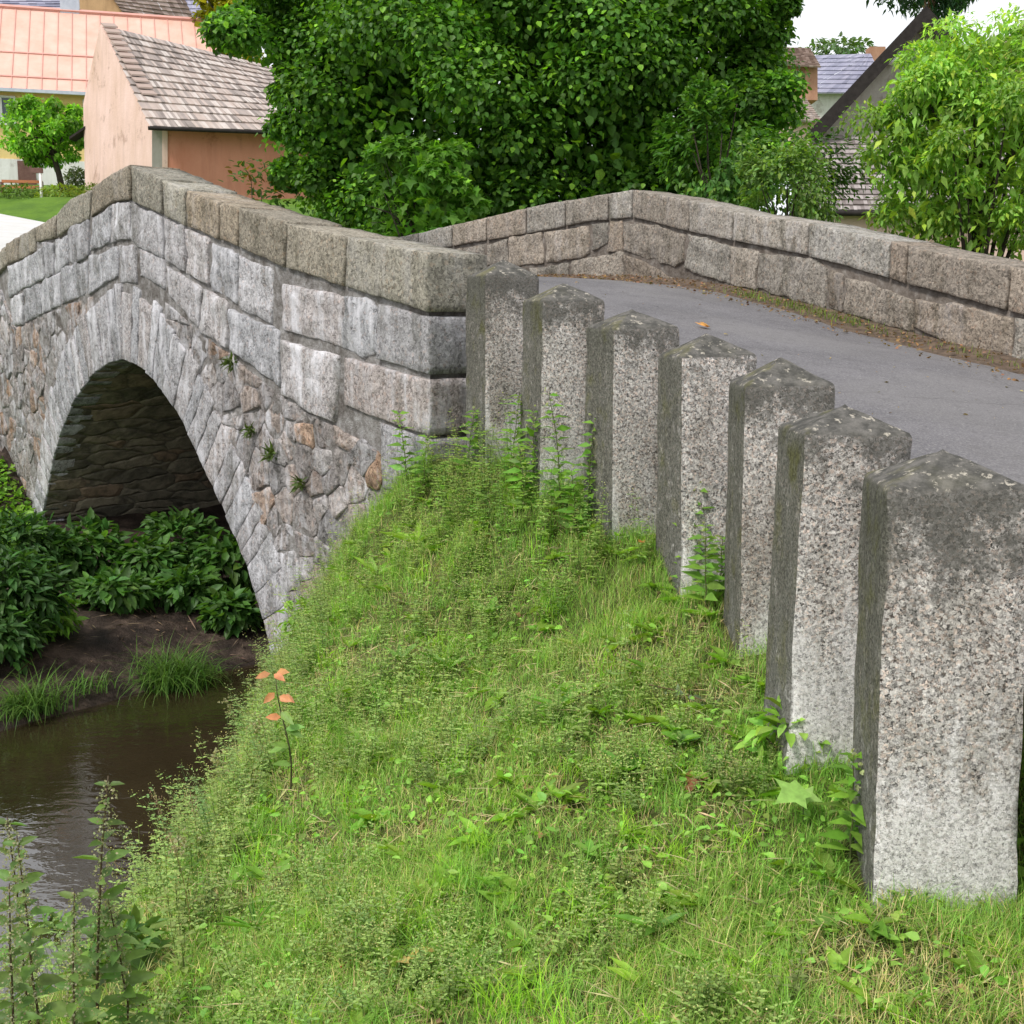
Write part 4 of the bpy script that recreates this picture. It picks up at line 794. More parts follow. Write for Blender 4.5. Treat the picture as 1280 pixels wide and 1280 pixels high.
# withered branch and bark scrap
p = ground_at(850, 890); root = thing('cut_sprig', tuple(p), 'withered grey green sprig lying on the grass', 'sprig'); b = MB()
pts = p+np.array([(-.12, .06, .09), (-.03, .02, .08), (.06, -.02, .06), (.14, -.06, .03)]); b.tube(pts, .003, 5, (.16, .11, .06)); b.build('twig', M['dead'], root, p)
b = MB(); m = 18; tt = rng.random(m); q = np.stack([np.interp(tt, [0, .33, .66, 1], pts[:, k]) for k in range(3)], -1); leaves(b, q, rdir(m)*[1, 1, .3], rdir(m, 1), .05, .018, jit((.20, .27, .15), m, .2, .06), OVATE, .3, .4); b.build('foliage', M['leaf'], root, p)
def curl(px, py, sz, col, label, name='fallen_leaf', onroad=False, cat='leaf'):
    p = ground_at(px, py) if not onroad else None
    if onroad:
        r = ray(px, py); t = 3.
        while t < 30:
            p = EYE+r*t
            if p[2] < road_surface(p[0], p[1])+.01: break
            t += .02
        p[2] += .01
    else: p = p+(0, 0, .035)
    b = MB(); a = random.uniform(0, 6.28)
    for k in range(2): leaves(b, [p+np.array((.2*sz*k, .1*sz*k, 0))], [(cos(a+k), sin(a+k), .25)], [(.2*k, -.3, 1)], [sz], [sz*.5], jit(col, 1, .2, .05), OVATE if k else MAPLE, .4, -.12)
    return tag(b.build(name, M['dead'], None, p), label, cat)
curl(885, 411, .12, (.60, .30, .08), 'orange fallen leaf on the asphalt', onroad=True)
curl(858, 1002, .10, (.24, .10, .05), 'curled reddish brown leaf scrap in the grass')
curl(800, 690, .05, (.5, .14, .05), 'small red leaf near the middle bollards')
curl(500, 1215, .10, (.50, .36, .12), 'yellow brown fallen leaf at the bottom of the picture')
curl(540, 1215, .07, (.34, .10, .06), 'reddish fallen leaf beside the yellow brown one')
curl(425, 1222, .05, (.55, .14, .10), 'small pink red leaf in the foreground grass')
# ---- litter on the verge
b = MB(); s_ = rng.uniform(5, 15, 1500); hh = rng.random(1500)**1.6*.75; P = FAR(s_, 0, hh); u_, _ = uvn(P[:, 0], P[:, 1]); P[:, 2] = road_z(u_)+.03+.05*np.clip(1-hh*2, 0, 1)
leaves(b, P, rdir(1500)*[1, 1, .3], rdir(1500, 2), (l_ := rng.uniform(.012, .045, 1500)), l_*.6, jit((.26, .16, .08), 1500, .5, .2), OVATE, .3, .2)
s_ = np.concatenate([rng.normal(10.9, .5, 500), rng.normal(9.9, .4, 160), rng.normal(13., .6, 120)]); hh = np.abs(rng.normal(.12, .12, len(s_)))+.03; P = FAR(s_, 0, hh); u_, _ = uvn(P[:, 0], P[:, 1]); P[:, 2] = road_z(u_)+.04
blades(b, P, rng.uniform(.03, .10, len(P)), np.full(len(P), .006), rng.uniform(0, 6.28, len(P)), rng.uniform(.2, 1.3, len(P)), jit((.12, .19, .03), len(P), .3, .1))
tag(b.build('verge_litter', M['dead']), 'dead leaves and sparse grass at the foot of the far parapet', 'leaf litter', kind='stuff')

# ---- shrubs on the far bank and under the arch
def bush(name, c, r, n, L0, W0, col, label, cat='shrub', shape=OVATE, group=None, stems=6, light=(1.5, 1.4, 1.2), flt=None, parts=True, droop=.35, clumps=0):
    c = np.array(c, float); r = np.array(r, float); base = c-(0, 0, r[2])
    d = rdir(n, .35); rad = rng.random(n)**.35; nz = 1+.28*fbm(d*2.2+c, 3, 21); P = c+d*r*(rad*nz)[:, None]
    if clumps:
        cc = rdir(clumps, .3)*rng.uniform(.55, .95, (clumps, 1)); k = rng.integers(0, clumps, n); P = c+r*(cc[k]+rdir(n, .25)*rng.random((n, 1))**.5*rng.uniform(.24, .42, clumps)[k][:, None])
    keep = np.ones(n, bool)
    if flt is not None: keep = flt(P)
    P = P[keep]; m = len(P); out = unit(P-c); D = unit(out*1.0+rdir(m)*.8+np.array([0, 0, -.25])); Nn = unit(out*.5+rdir(m)*.5+np.array([0, 0, 1.]))
    C = jit(col, m, .35, .12); up = rng.random(m) < .10; C[up] *= np.array(light)
    b = MB(); leaves(b, P, D, Nn, (l_ := L0*rng.uniform(.6, 1.2, m)), l_*W0/L0, C, shape, .18, droop)
    if not parts: return tag(b.build(name, M['leaf'], None, base), label, cat, group)
    root = thing(name, tuple(base), label, cat, group); b.build('foliage', M['leaf'], root, base)
    if stems:
        b = MB()
        for k in range(stems):
            e = c+rdir(1, .4)[0]*r*.7; b.tube([base+rng.normal(0, .05*max(r[:2]), 3)*[1, 1, 0]-(0, 0, .1), (base+e)/2+rng.normal(0, .06*r[0], 3), e], np.array([.02, .014, .006])*max(.5, r[2]), 5, (1, 1, 1))
        b.build('stem', M['bark'], root, base)
    return root
def onbank(px, py, d): p = at(px, py, d); return np.array([p[0], p[1], float(H(p[0], p[1]))])
AR = [(72, 690, 12.6, .30, .24, 'dark broad leaved bush at the left foot of the arch'), (118, 700, 12.9, .36, .32, 'tall dark leafy bush under the left half of the arch'), (185, 715, 12.8, .36, .26, 'broad leaved bush in the middle of the arch opening'), (235, 735, 12.3, .32, .20, 'brighter leafy bush on the mud under the arch'), (288, 750, 11.9, .26, .17, 'small leafy bush at the right end of the mud bank'), (140, 745, 12.0, .40, .16, 'low leafy bush at the front of the mud under the arch'), (225, 715, 13.4, .42, .36, 'taller dark bush standing back under the arch vault'), (285, 728, 12.9, .36, .32, 'dark bush at the back of the mud near the right arch foot')]
for px, py, d, rx, hz, lab in AR:
    p = onbank(px, py, d); bush('broadleaf_bush', p+(0, 0, hz*.9), (rx, rx*.8, hz), 420, .15, .075, (.075, .17, .035), lab, group='bushes under the arch', stems=5)
LB = [(10, 800, 10.6, .52, .44, 1700, 'large dark green bush at the left edge over the river'), (48, 800, 10.9, .36, .20, 500, 'low bush on the water line in front of the large bush'), (0, 850, 10.2, .36, .24, 600, 'dark bush in the left corner of the far bank'), (18, 700, 12.4, .55, .34, 1100, 'lighter bush behind the large dark bush')]
for px, py, d, rx, hz, n, lab in LB:
    p = onbank(px, py, d); bush('river_bush', p+(0, 0, hz*.85), (rx, rx*.8, hz), n, .13, .05, (.055, .13, .03) if 'dark' in lab else (.19, .37, .05), lab, group='bushes on the far bank', stems=5)
b = MB(); m = 22000; x = rng.uniform(-8.5, -4.2, m); y = rng.uniform(9.5, 15.5, m); u_, n_ = uvn(x, y); z = H(x, y); k = (n_ < -.05) & (u_ > 6.5) & (z > -1.3); P = np.stack([x, y, z+.1*rng.random(m)], -1)[k]
leaves(b, P, rdir(len(P))*[1, 1, .4], rdir(len(P), 1.6), (l_ := rng.uniform(.05, .10, len(P))), l_*.7, jit((.20, .38, .045), len(P), .35, .1), OVATE, .2, .3)
tag(b.build('bank_ground_cover', M['leaf']), 'bright green ground cover on the far bank left of the arch', 'ground cover', kind='stuff')
for (px, py, d, m, hh, lab) in [(215, 842, 10.6, 520, .52, 'grass tussock on the mud bank at the water line'), (35, 872, 9.7, 300, .42, 'drooping grass tuft below the left bush'), (110, 850, 10.2, 70, .22, 'thin grass tuft on the mud'), (255, 845, 11., 60, .2, 'few grass blades on the mud right of the tussock')]:
    p = onbank(px, py, d); b = MB(); q = p+np.stack([rng.normal(0, .13, m), rng.normal(0, .10, m), np.zeros(m)], -1)
    blades(b, q, hh*rng.uniform(.6, 1.2, m), rng.uniform(.008, .014, m), rng.uniform(0, 6.28, m), rng.uniform(.5, 2.0, m), jit((.075, .16, .03), m, .35, .12), lv=5); tag(b.build('grass_tussock', M['grass'], None, p), lab, 'tussock')
b = MB(); m = 1100; x = rng.uniform(-5.5, -1.5, m); y = rng.uniform(9.3, 13, m); u_, n_ = uvn(x, y); z = H(x, y); k = (u_ > 3.7) & (z > -1.6) & (n_ > -3); P = np.stack([x, y, z+.025], -1)[k]; N = len(P)
leaves(b, P, rdir(N)*[1, 1, .22], rdir(N, 3), rng.uniform(.06, .42, N)*rng.random(N)**.5, rng.uniform(.005, .016, N), jit((.17, .12, .08), N, .75, .1), LANCE, .1, .1)
tag(b.build('flood_debris', M['dead']), 'twigs and dry stalks strewn over the mud bank', 'debris', kind='stuff')
for px, py, r_, n_l, lab in [(425, 690, .20, 260, 'light green nettle bush on the bank edge beside the arch ring'), (395, 745, .18, 220, 'pale leafy bush hanging over the arch foot'), (380, 800, .15, 160, 'yellow green leafy tuft at the lowest visible part of the arch'), (450, 650, .16, 200, 'feathery pale bush under the rubble wall'), (510, 585, .13, 120, 'grass green bush at the end of the bridge wall'), (985, 950, .12, 110, 'leafy tuft at the left foot of the second bollard'), (690, 600, .17, 170, 'leafy tuft before the two farthest bollards'), (70, 1215, .17, 260, 'dark nettle patch under the tall nettles'), (150, 1235, .14, 170, 'nettle patch at the bottom edge right of the tall nettles')]:
    p = ground_at(px, py); bush('bank_weed', p+(0, 0, r_*.8), (r_, r_*.8, r_), n_l, .075, .036, (.14, .25, .06) if 'nettle patch' in lab else (.26, .44, .07), lab, 'weed', stems=4)
# wall ferns
for (uu_, zz_, lab) in [(2.92, 1.36, 'small fern growing from a joint above the right arch haunch'), (2.25, .62, 'fern tuft low on the rubble right of the arch'), (2.62, .78, 'moss green plant in the rubble beside the arch ring'), (1.75, .42, 'little weed in the rubble near the bank')]:
    p = NEAR(uu_, zz_, .03); m = 40; b = MB(); D = rdir(m)+N3*.8+np.array([0, 0, .3]); leaves(b, np.tile(p, (m, 1))+rng.normal(0, .02, (m, 3)), D, rdir(m, 1), rng.uniform(.05, .12, m), .022, jit((.09, .13, .035), m, .3, .1), LANCE, .2, .4)
    tag(b.build('wall_fern', M['leaf'], None, p), lab, 'fern')

# ------------------------------------------------------------------ trees
def tree(name, base, top, cr, crr, nclump, nleaf, L0, W0, col, label, shape=OVATE, trunk_r=.2, cat='tree', flt=None, light=(1.7, 1.5, 1.1), cl=(.16, .26), bark='bark', shell=.72, limbs=14, group=None, frontbias=0., extra=()):
    base, cr, crr = (np.array(a, float) for a in (base, cr, crr)); root = thing(name, tuple(base), label, cat, group)
    d = rdir(nclump*3, .1); d = d[d[:, 1]*frontbias < rng.random(len(d))][:nclump]; m = len(d)
    cc = cr+d*crr*(rng.uniform(shell, 1.0, m)*(1+.16*fbm(d*2+cr, 2, 3)))[:, None]; rad = rng.uniform(*cl, m)*crr.mean()
    if len(extra): cc = np.vstack([cc]+[np.array(e[0])[None]+rdir(e[2])*e[1]*.6 for e in extra]); rad = np.concatenate([rad]+[np.full(e[2], e[1]*.55) for e in extra]); m = len(cc)
    k = rng.integers(0, m, nleaf); q = rdir(nleaf, .35); P = cc[k]+q*(rad[k]*rng.random(nleaf)**.4)[:, None]*[1.15, 1.15, .72]
    # a thinner scatter of leaves inside the crown
    ni = nleaf//5; P = np.vstack([P, cr+rdir(ni)*crr*(rng.random((ni, 1))**.4*.95)]); q = np.vstack([q, rdir(ni)])
    ok = np.ones(len(P), bool)
    if flt is not None: ok = flt(P)
    P, q = P[ok], q[ok]; n = len(P); D = unit(q*.7+rdir(n)*.7+np.array([0, 0, -.35])); Nn = unit(q*.6+rdir(n)*.45+np.array([0, 0, .9]))
    sz = np.ones(n); sz[n-int(ok[-ni:].sum()):] = 1.75
    cf = rng.uniform(.72, 1.35, m) if m else np.ones(1); kk = np.concatenate([k, rng.integers(0, len(cf), ni)])[ok] if len(k)+ni == len(ok) else np.zeros(n, int)
    C = jit(col, n, .3, .1)*cf[kk % len(cf)][:, None]; lt = rng.random(n) < .17; C[lt] *= np.array(light)
    b = MB(); leaves(b, P, D, Nn, (l_ := sz*L0*rng.uniform(.65, 1.2, n)), l_*W0/L0, C, shape, .15, .3); b.build('crown', M['leaf'], root, base)
    b = MB(); mid = (base+cr)/2; tp = cr+np.array([0, 0, crr[2]*.5])
    b.tube([base-(0, 0, .3), base*.7+cr*.3, cr, tp], [trunk_r, trunk_r*.8, trunk_r*.55, trunk_r*.2], 9)
    for j in range(min(limbs, m)):
        s_ = base*.45+cr*.55 if j % 2 else cr*.85+base*.15; e = cc[j]; b.tube([s_, (s_+e)/2+(0, 0, .08*crr[2]), e], [trunk_r*.4, trunk_r*.25, trunk_r*.06], 6)
    b.build('trunk', M[bark], root, base); return root
offb = lambda P: (lambda un: (un[1] > 6.15) | (P[:, 2] > 4.3))(uvn(P[:, 0], P[:, 1]))
def hz(x, y): return float(H(x, y))
tree('maple_tree', (.8, 23.6, hz(.8, 23.6)), 0, (.45, 23.6, 7.0), (4.75, 3.5, 6.2), 250, 200000, .104, .09, (.088, .208, .026), 'large dark green maple tree filling the sky behind the bridge', OVATE, .32, flt=offb, light=(2.3, 2.0, 1.2), cl=(.12, .21), frontbias=.6, limbs=22, extra=[(at(318, 15, 22.5), .9, 6), (at(290, 25, 22.8), .5, 3), (at(368, 105, 23.), .5, 4), (at(375, 60, 23.), .6, 5), (at(366, 165, 23.4), .45, 4), (at(358, 220, 23.6), .5, 4), (at(400, 210, 23.), .6, 5), (at(960, 60, 22), .6, 5), (at(950, 130, 21.5), .7, 6), (at(930, 195, 21), .8, 6), (at(975, 25, 21.5), .4, 3)])
tree('maple_sapling', (-1.6, 19.6, hz(-1.6, 19.6)), 0, (-1.55, 19.7, 3.55), (1.15, .6, 1.1), 26, 4600, .11, .11, (.13, .29, .035), 'light green maple sapling growing just behind the near parapet', MAPLE, .05, flt=offb, light=(1.6, 1.5, 1.1), limbs=8)
bush('young_shrub', (-4.9, 23.3, 3.6), (.75, .6, 1.1), 700, .14, .08, (.07, .14, .03), 'loose shrub with reddish shoots left of the maple in front of the barn', flt=offb, stems=7, light=(3.2, .9, .8))
bush('elder_shrub', at(985, 228, 16.5), (.72, .6, .70), 3000, .08, .042, (.16, .27, .065), 'pale loose shrub between the maple and the tiled lean-to roof', stems=9, light=(1.7, 1.6, 1.0), clumps=22)
bush('elder_shrub', at(900, 195, 18.5), (.9, .7, 1.2), 2800, .12, .07, (.08, .19, .03), 'mid green shrub at the right skirt of the maple', stems=7, light=(2, 1.7, 1.), clumps=18)
tree('ash_tree', (5.9, 15.3, hz(5.9, 15.3)), 0, at(1224, 182, 15.2), (1.46, 1.2, 1.5), 74, 23000, .088, .040, (.24, .41, .07), 'bright yellow green young ash tree behind the right end of the far parapet', LANCE, .09, light=(1.7, 1.35, .9), limbs=20, cl=(.13, .24), shell=.55)
tree('pine_tree', at(1180, 180, 62), 0, at(1160, -48, 62), (3.7, 2.6, 2.6), 44, 13000, .30, .09, (.035, .085, .04), 'dark pine tree with pinkish trunk above the gabled house', LANCE, .30, bark='pinebark', limbs=6)
tree('fruit_tree', at(80, 238, 45), 0, at(57, 163, 45), (1.55, 1.3, 1.25), 30, 5200, .15, .09, (.17, .35, .04), 'small round fruit tree on the lawn before the yellow house', OVATE, .13, light=(1.6, 1.5, 1.))
tree('yellow_tree', at(290, 150, 62), 0, at(290, 25, 62), (1.9, 1.6, 2.6), 26, 3600, .26, .17, (.30, .30, .02), 'yellowish tree beside the crown of the maple', OVATE, .2)
for (px, py, d, rx, rz, col, lab) in [(25, 250, 42, 1.0, .38, (.10, .17, .03), 'low garden bush at the left end of the lawn'), (78, 252, 40, .9, .38, (.19, .26, .03), 'yellow green garden bush beside the white post'), (96, 232, 44, .42, .45, (.08, .11, .04), 'small dark bush at the foot of the fruit tree'), (118, 252, 41, .7, .4, (.13, .2, .03), 'garden bush nearest to the barn wall')]:
    bush('garden_bush', at(px, py-6, d), (rx, .5, rz), 700, .12, .06, col, lab, stems=3)
bush('dark_hedge_shrub', at(950, 235, 27), (2.3, 1.0, 1.5), 3600, .14, .08, (.05, .12, .02), 'dark shrub closing the gap behind the pale elder', clumps=26)
bush('far_treetop', at(1050, 66, 105), (3.2, 2, 1.1), 600, .5, .3, (.10, .17, .06), 'distant tree crown behind the blue slate roof', stems=3)

tree('offscreen_tree', (-9.6, 15.2, hz(-9.6, 15.2)), 0, (-7.3, 14.6, 9.6), (2.6, 2.6, 2.0), 40, 9000, .16, .12, (.05, .12, .02), 'unseen tree added over the river beyond the left edge to darken its reflections', OVATE, .2, limbs=10)  # out of view, added to keep sky reflections off the river

# grit and leaf scraps blown on the asphalt
b = MB(); N = 260; w_ = rng.random(N); k_ = rng.integers(35, 112, N); c_ = np.minimum((w_*24).astype(int), 23); P = np.concatenate([XY, ZZ[..., None]], -1)[k_, c_]*.5+np.concatenate([XY, ZZ[..., None]], -1)[k_+1, c_+1]*.5; P[:, 2] += .008
leaves(b, P, rdir(N)*[1, 1, .1], rdir(N, 3), (l_ := .012+.035*rng.random(N)**3), l_*.6, jit((.33, .24, .12), N, .5, .2), OVATE, .3, .2)
tag(b.build('road_litter', M['dead']), 'small leaf scraps blown over the asphalt', 'leaf litter', kind='stuff')

# ------------------------------------------------------------------ buildings
def mat_plaster(name, a, c2, sc=1.5):
    t = NT(name); v = t.coord(); c = t.ramp(t.noise(t.scale(v, (1, 1, .45)), sc, 6, .65), [(.3, a), (.68, c2)]); c = t.mix(t.ramp(t.noise(v, 1.1, 7, .72), [(.56, 0), (.64, .75)]), c, t.mix(1., c, (.62, .58, .55), 'MULTIPLY')); c = t.mix(t.ramp(t.noise(t.scale(v, (4, 4, .5)), 1., 5, .6), [(.5, 0), (.75, .5)]), c, t.mix(1., c, (.72, .70, .68), 'MULTIPLY'))
    t.bsdf(c, .95, t.bump(t.noise(v, 9, 5, .7), .5, .03), .1); return t.m
M['yellow'] = mat_plaster('yellow_plaster', (.76, .55, .22), (.82, .64, .31)); M['white'] = mat_plaster('white_plaster', (.70, .69, .66), (.80, .79, .77))
M['pink'] = mat_plaster('pink_plaster', (.60, .42, .33), (.76, .56, .50), .8); M['terra'] = mat_plaster('terracotta_plaster', (.52, .21, .135), (.63, .30, .21), .7)
M['tan'] = mat_plaster('tan_plaster', (.42, .27, .15), (.55, .36, .20)); M['grey'] = mat_plaster('grey_plaster', (.33, .30, .27), (.45, .42, .38)); M['orange'] = mat_plaster('orange_brick', (.36, .19, .12), (.48, .28, .19), 3)
def mat_tile(name, stops):
    t = NT(name); v = t.coord(); ti = t.sep(t.tint()); k = t.math('ADD', t.math('MULTIPLY', ti[0], .6), t.math('MULTIPLY', t.noise(v, 2.2, 6, .7), .5))
    t.bsdf(t.ramp(k, stops), .9, t.bump(t.noise(v, 30, 4), .4, .01), .15); return t.m
M['tile'] = mat_tile('weathered_clay_tile', [(.15, (.19, .16, .145)), (.4, (.34, .29, .265)), (.6, (.45, .365, .32)), (.85, (.56, .50, .46))])
M['browntile'] = mat_tile('brown_tile', [(.2, (.14, .10, .085)), (.5, (.26, .19, .155)), (.8, (.40, .31, .27))])
M['greytile'] = mat_tile('grey_brown_tile', [(.2, (.15, .125, .115)), (.5, (.27, .235, .225)), (.8, (.42, .375, .36))])
M['slate'] = mat_tile('blue_grey_slate', [(.2, (.17, .17, .22)), (.5, (.25, .25, .33)), (.8, (.36, .35, .43))])
M['redmetal'] = mat_simple('faded_red_metal_roof', [(.3, (.68, .38, .29)), (.7, (.77, .50, .41))], 1.2, .55, 20, .004, .35)
M['redseam'] = mat_simple('red_seam', [(.3, (.60, .30, .25)), (.7, (.68, .38, .32))], 2, .5)
M['dwood'] = mat_simple('dark_weathered_board', [(.3, (.020, .016, .015)), (.7, (.045, .038, .035))], 6, .85)
M['wframe'] = mat_simple('white_paint', [(.3, (.74, .74, .73)), (.7, (.8, .8, .79))], 5, .5); M['zinc'] = mat_simple('pale_zinc', [(.3, (.42, .46, .54)), (.7, (.56, .60, .68))], 4, .45, spec=.5)
t = NT('window_glass'); t.bsdf((.05, .07, .09), .06, None, .6); M['glass'] = t.m
M['door'] = mat_simple('brown_door', [(.3, (.12, .06, .05)), (.7, (.2, .11, .09))], 5, .6); M['rail'] = mat_simple('red_brown_paint', [(.3, (.48, .17, .08)), (.7, (.55, .22, .1))], 5, .6)
def tiled(mb, R0, R1, E0, E1, rows, cols, lift=.05, jitter=.25, mat=0):
    """tiled roof slope: ridge R0-R1, eave E0-E1, each course overlapping the next one down"""
    R0, R1, E0, E1 = (np.array(a, float) for a in (R0, R1, E0, E1)); nrm = np.cross(R1-R0, E0-R0); nrm /= np.linalg.norm(nrm); nrm *= np.sign(nrm[2])
    f = lambda a, v: (R0+(R1-R0)*a)*(1-v)+(E0+(E1-E0)*a)*v
    for r in range(rows):
        v0, v1 = r/rows, (r+1.08)/rows
        for c in range(cols):
            a0, a1 = c/cols, (c+1)/cols; s_ = lift*random.uniform(.8, 1.25); q = random.uniform(0, .02)
            V = [f(a0, v0), f(a1, v0), f(a1, v1)+nrm*s_, f(a0, v1)+nrm*s_, f(a1, v1)-nrm*.02, f(a0, v1)-nrm*.02]
            k = .5+jitter*random.uniform(-1, 1)*1.6; mb.add(V, [(0, 1, 2, 3), (3, 2, 4, 5)], (k, k, k), mat)
def slab(mb, pts, th, col=(1, 1, 1), mat=0):
    P = np.array(pts, float); n = np.cross(P[1]-P[0], P[2]-P[0]); n /= np.linalg.norm(n); n *= -np.sign(n[2]) if abs(n[2]) > .01 else 1; mb.prism(P, n*th, col, mat)
up = np.array([0, 0, 1.])
# yellow house
ex = unit(np.array([1., .30, 0])); ey = np.array([-ex[1], ex[0], 0]); O = at(0, 245, 55.); O[2] = 6.6
fr = (O, ex, ey); zE = at(0, 103, 55)[2]-O[2]; zR = at(0, 8, 59)[2]-O[2]; X0, X1, DP = -11, 9.6, 8.5
W_ = lambda x, y, z: O+ex*x+ey*y+up*z
yh = thing('yellow_house', tuple(O), 'yellow house with faded red metal roof on the left slope', 'house')
b = MB(); zw = at(0, 198, 55)[2]-O[2]; b.box((X0, 0, zw), (X1, DP, zE), frame=fr); b.prism([W_(X1, 0, zE), W_(X1, DP, zE), W_(X1, DP/2, zR-.1)], ex*-.3); b.build('wall', M['yellow'], yh, O, False)
b = MB(); b.box((X0-.02, -.04, -.5), (X1+.02, DP+.02, zw-.003), frame=fr); b.build('ground_floor_wall', M['white'], yh, O, False)
b = MB(); sl = (zR-zE)/(DP/2); e_ = .55; Rd = zR
for sg in (0, 1):
    y0 = -e_ if sg == 0 else DP+e_; slab(b, [W_(X0-.3, y0, zE-e_*sl*.55), W_(X1+.3, y0, zE-e_*sl*.55), W_(X1+.3, DP/2, Rd), W_(X0-.3, DP/2, Rd)], .07)
rf = b.build('roof', M['redmetal'], yh, O, False); zl = zE-e_*sl*.55
b = MB(); F3 = lambda x, v: W_(x, -e_+(DP/2+e_)*v, zl+(Rd-zl)*v)
nr3 = unit(np.cross(ex, F3(0, 1)-F3(0, 0)))
for x in np.arange(X0, X1+.3, .62): b.prism([F3(x, 0), F3(x+.03, 0), F3(x+.03, 1), F3(x, 1)], nr3*.035)
for v in (.13, .42): b.prism([F3(X0, v), F3(X1+.3, v), F3(X1+.3, v+.012), F3(X0, v+.012)], nr3*.05)
b.prism([F3(X0-.3, .985), F3(X1+.35, .985), F3(X1+.35, 1.01), F3(X0-.3, 1.01)], nr3*.12); o = b.build('roof_seam', M['redseam'], yh, O, False)
b = MB(); b.prism([F3(5.0, .45), F3(5.9, .45), F3(5.9, .52), F3(5.0, .52)], nr3*.18); b.build('roof_hatch', M['wframe'], yh, O, False)
b = MB(); b.box((X0-.3, -e_-.16, zl-.16), (X1+.3, -e_+.02, zl-.02), frame=fr); b.build('gutter', M['zinc'], yh, O, False)
def window(house, x0, x1, z0, z1, Of, frm):
    b = MB(); t_ = .09
    for p0, p1 in (((x0, -.07, z0), (x1, -.004, z0+t_)), ((x0, -.07, z1-t_), (x1, -.004, z1)), ((x0, -.068, z0+t_), (x0+t_, -.004, z1-t_)), ((x1-t_, -.068, z0+t_), (x1, -.004, z1-t_)), (((x0+x1)/2-.05, -.066, z0+t_), ((x0+x1)/2+.05, -.004, z1-t_))): b.box(p0, p1, frame=frm)
    o = b.build('window', M['wframe'], house, Of, False); g = MB(); g.box((x0+t_+.002, -.03, z0+t_+.002), (x1-t_-.002, -.01, z1-t_-.002), frame=frm); gg = g.build('pane', M['glass'], None, None, False); gg.parent = o; gg.location = -wloc2(o)
    s_ = MB(); s_.box((x0-.06, -.14, z0-.07), (x1+.06, -.006, z0-.003), frame=frm); gg = s_.build('sill', M['wframe'], None, None, False); gg.parent = o; gg.location = -wloc2(o)
zA, zB = at(10, 154, 55)[2]-O[2], at(10, 119, 55)[2]-O[2]
for x in (-4.4, -.35, 3.7): window(yh, x, x+1.25, zA, zB, O, fr)
b = MB(); xd = (at(9, 0, 55.2)-O)@ex; b.box((xd, -.10, .2), (xd+.75, -.045, zw-.08), frame=fr); b.build('door', M['door'], yh, O, False)
b = MB(); xc = 2.75; b.box((xc, DP/2-.1, zR-.35), (xc+.85, DP/2+.8, zR+.85), frame=fr); b.box((xc-.08, DP/2-.18, zR+.853), (xc+.93, DP/2+.88, zR+.96), frame=fr); b.build('chimney', M['zinc'], yh, O, False)
# barn
base = at(190, 250, 37); bn = thing('barn', tuple(base), 'old pink plastered barn with a sagging weathered tile roof', 'barn')
G = [at(125, 31, 40.8), at(104, 130, 42), at(107, 262, 41.8), at(190, 262, 37), at(190, 161, 37)]
off = unit(np.array([1., .35, 0]))
b = MB(); b.prism(G, off*.45); b.build('gable_wall', M['pink'], bn, base, False)
Wf = [at(192, 162, 37.05), at(470, 171, 39.4)]; Wb = [p*[1, 1, 0]+[0, 0, 2.5] for p in Wf]
b = MB(); b.prism([Wb[0], Wb[1], Wf[1]+(0, 0, .05), Wf[0]+(0, 0, .05)], (-.1, .35, 0)); b.build('wall', M['terra'], bn, base, False)
b = MB(); b.prism([at(190, 163, 36.95), at(203, 163.5, 37.1), at(203, 262, 37.1), at(190, 262, 36.95)], (0, .12, 0)); b.build('corner_pilaster', M['grey'], bn, base, False)
b = MB(); R0, R1, E0, E1 = at(127, 31, 41.0), at(352, 86, 49.), at(186, 158, 36.5), at(480, 169, 38.9)
tiled(b, R0, R1, E0, E1, 13, 70, .05, .34); B0, B1 = at(104, 128, 42.2), R1+(-2.2, 5.5, -2.6); tiled(b, R0, R1, B0+off*.1, B1, 8, 12, .06)
rf = b.build('roof', M['tile'], bn, base, False)
b = MB(); q0, q1 = at(126, 30, 40.7), at(178, 122, 37.9)
for k in range(12):
    p0 = q0+(q1-q0)*k/12; p1 = q0+(q1-q0)*(k+1.1)/12; b.prism([p0, p0+off*.42, p1+off*.42+(0, 0, .10), p1+(0, 0, .10)], (0, 0, .05))
b.build('verge_tile', M['browntile'], bn, base, False)
b = MB(); b.tube([E0-(0, .08, .06), E1-(0, .08, .06)], .06, 6); b.build('gutter', M['dwood'], bn, base)
b = MB(); p = at(106, 165, 41.9); b.prism([p+(-.5, -.1, -.25), p+(.05, -.1, .1), p+(.05, .5, .1), p+(-.5, .5, -.25)], (0, 0, .08)); b.prism([p+(-.05, 0, -.3), p+(.1, 0, -.3), p+(.1, 0, -2.), p+(-.05, 0, -2.)], (0, .1, 0)); b.build('porch_roof', M['dwood'], bn, base, False)
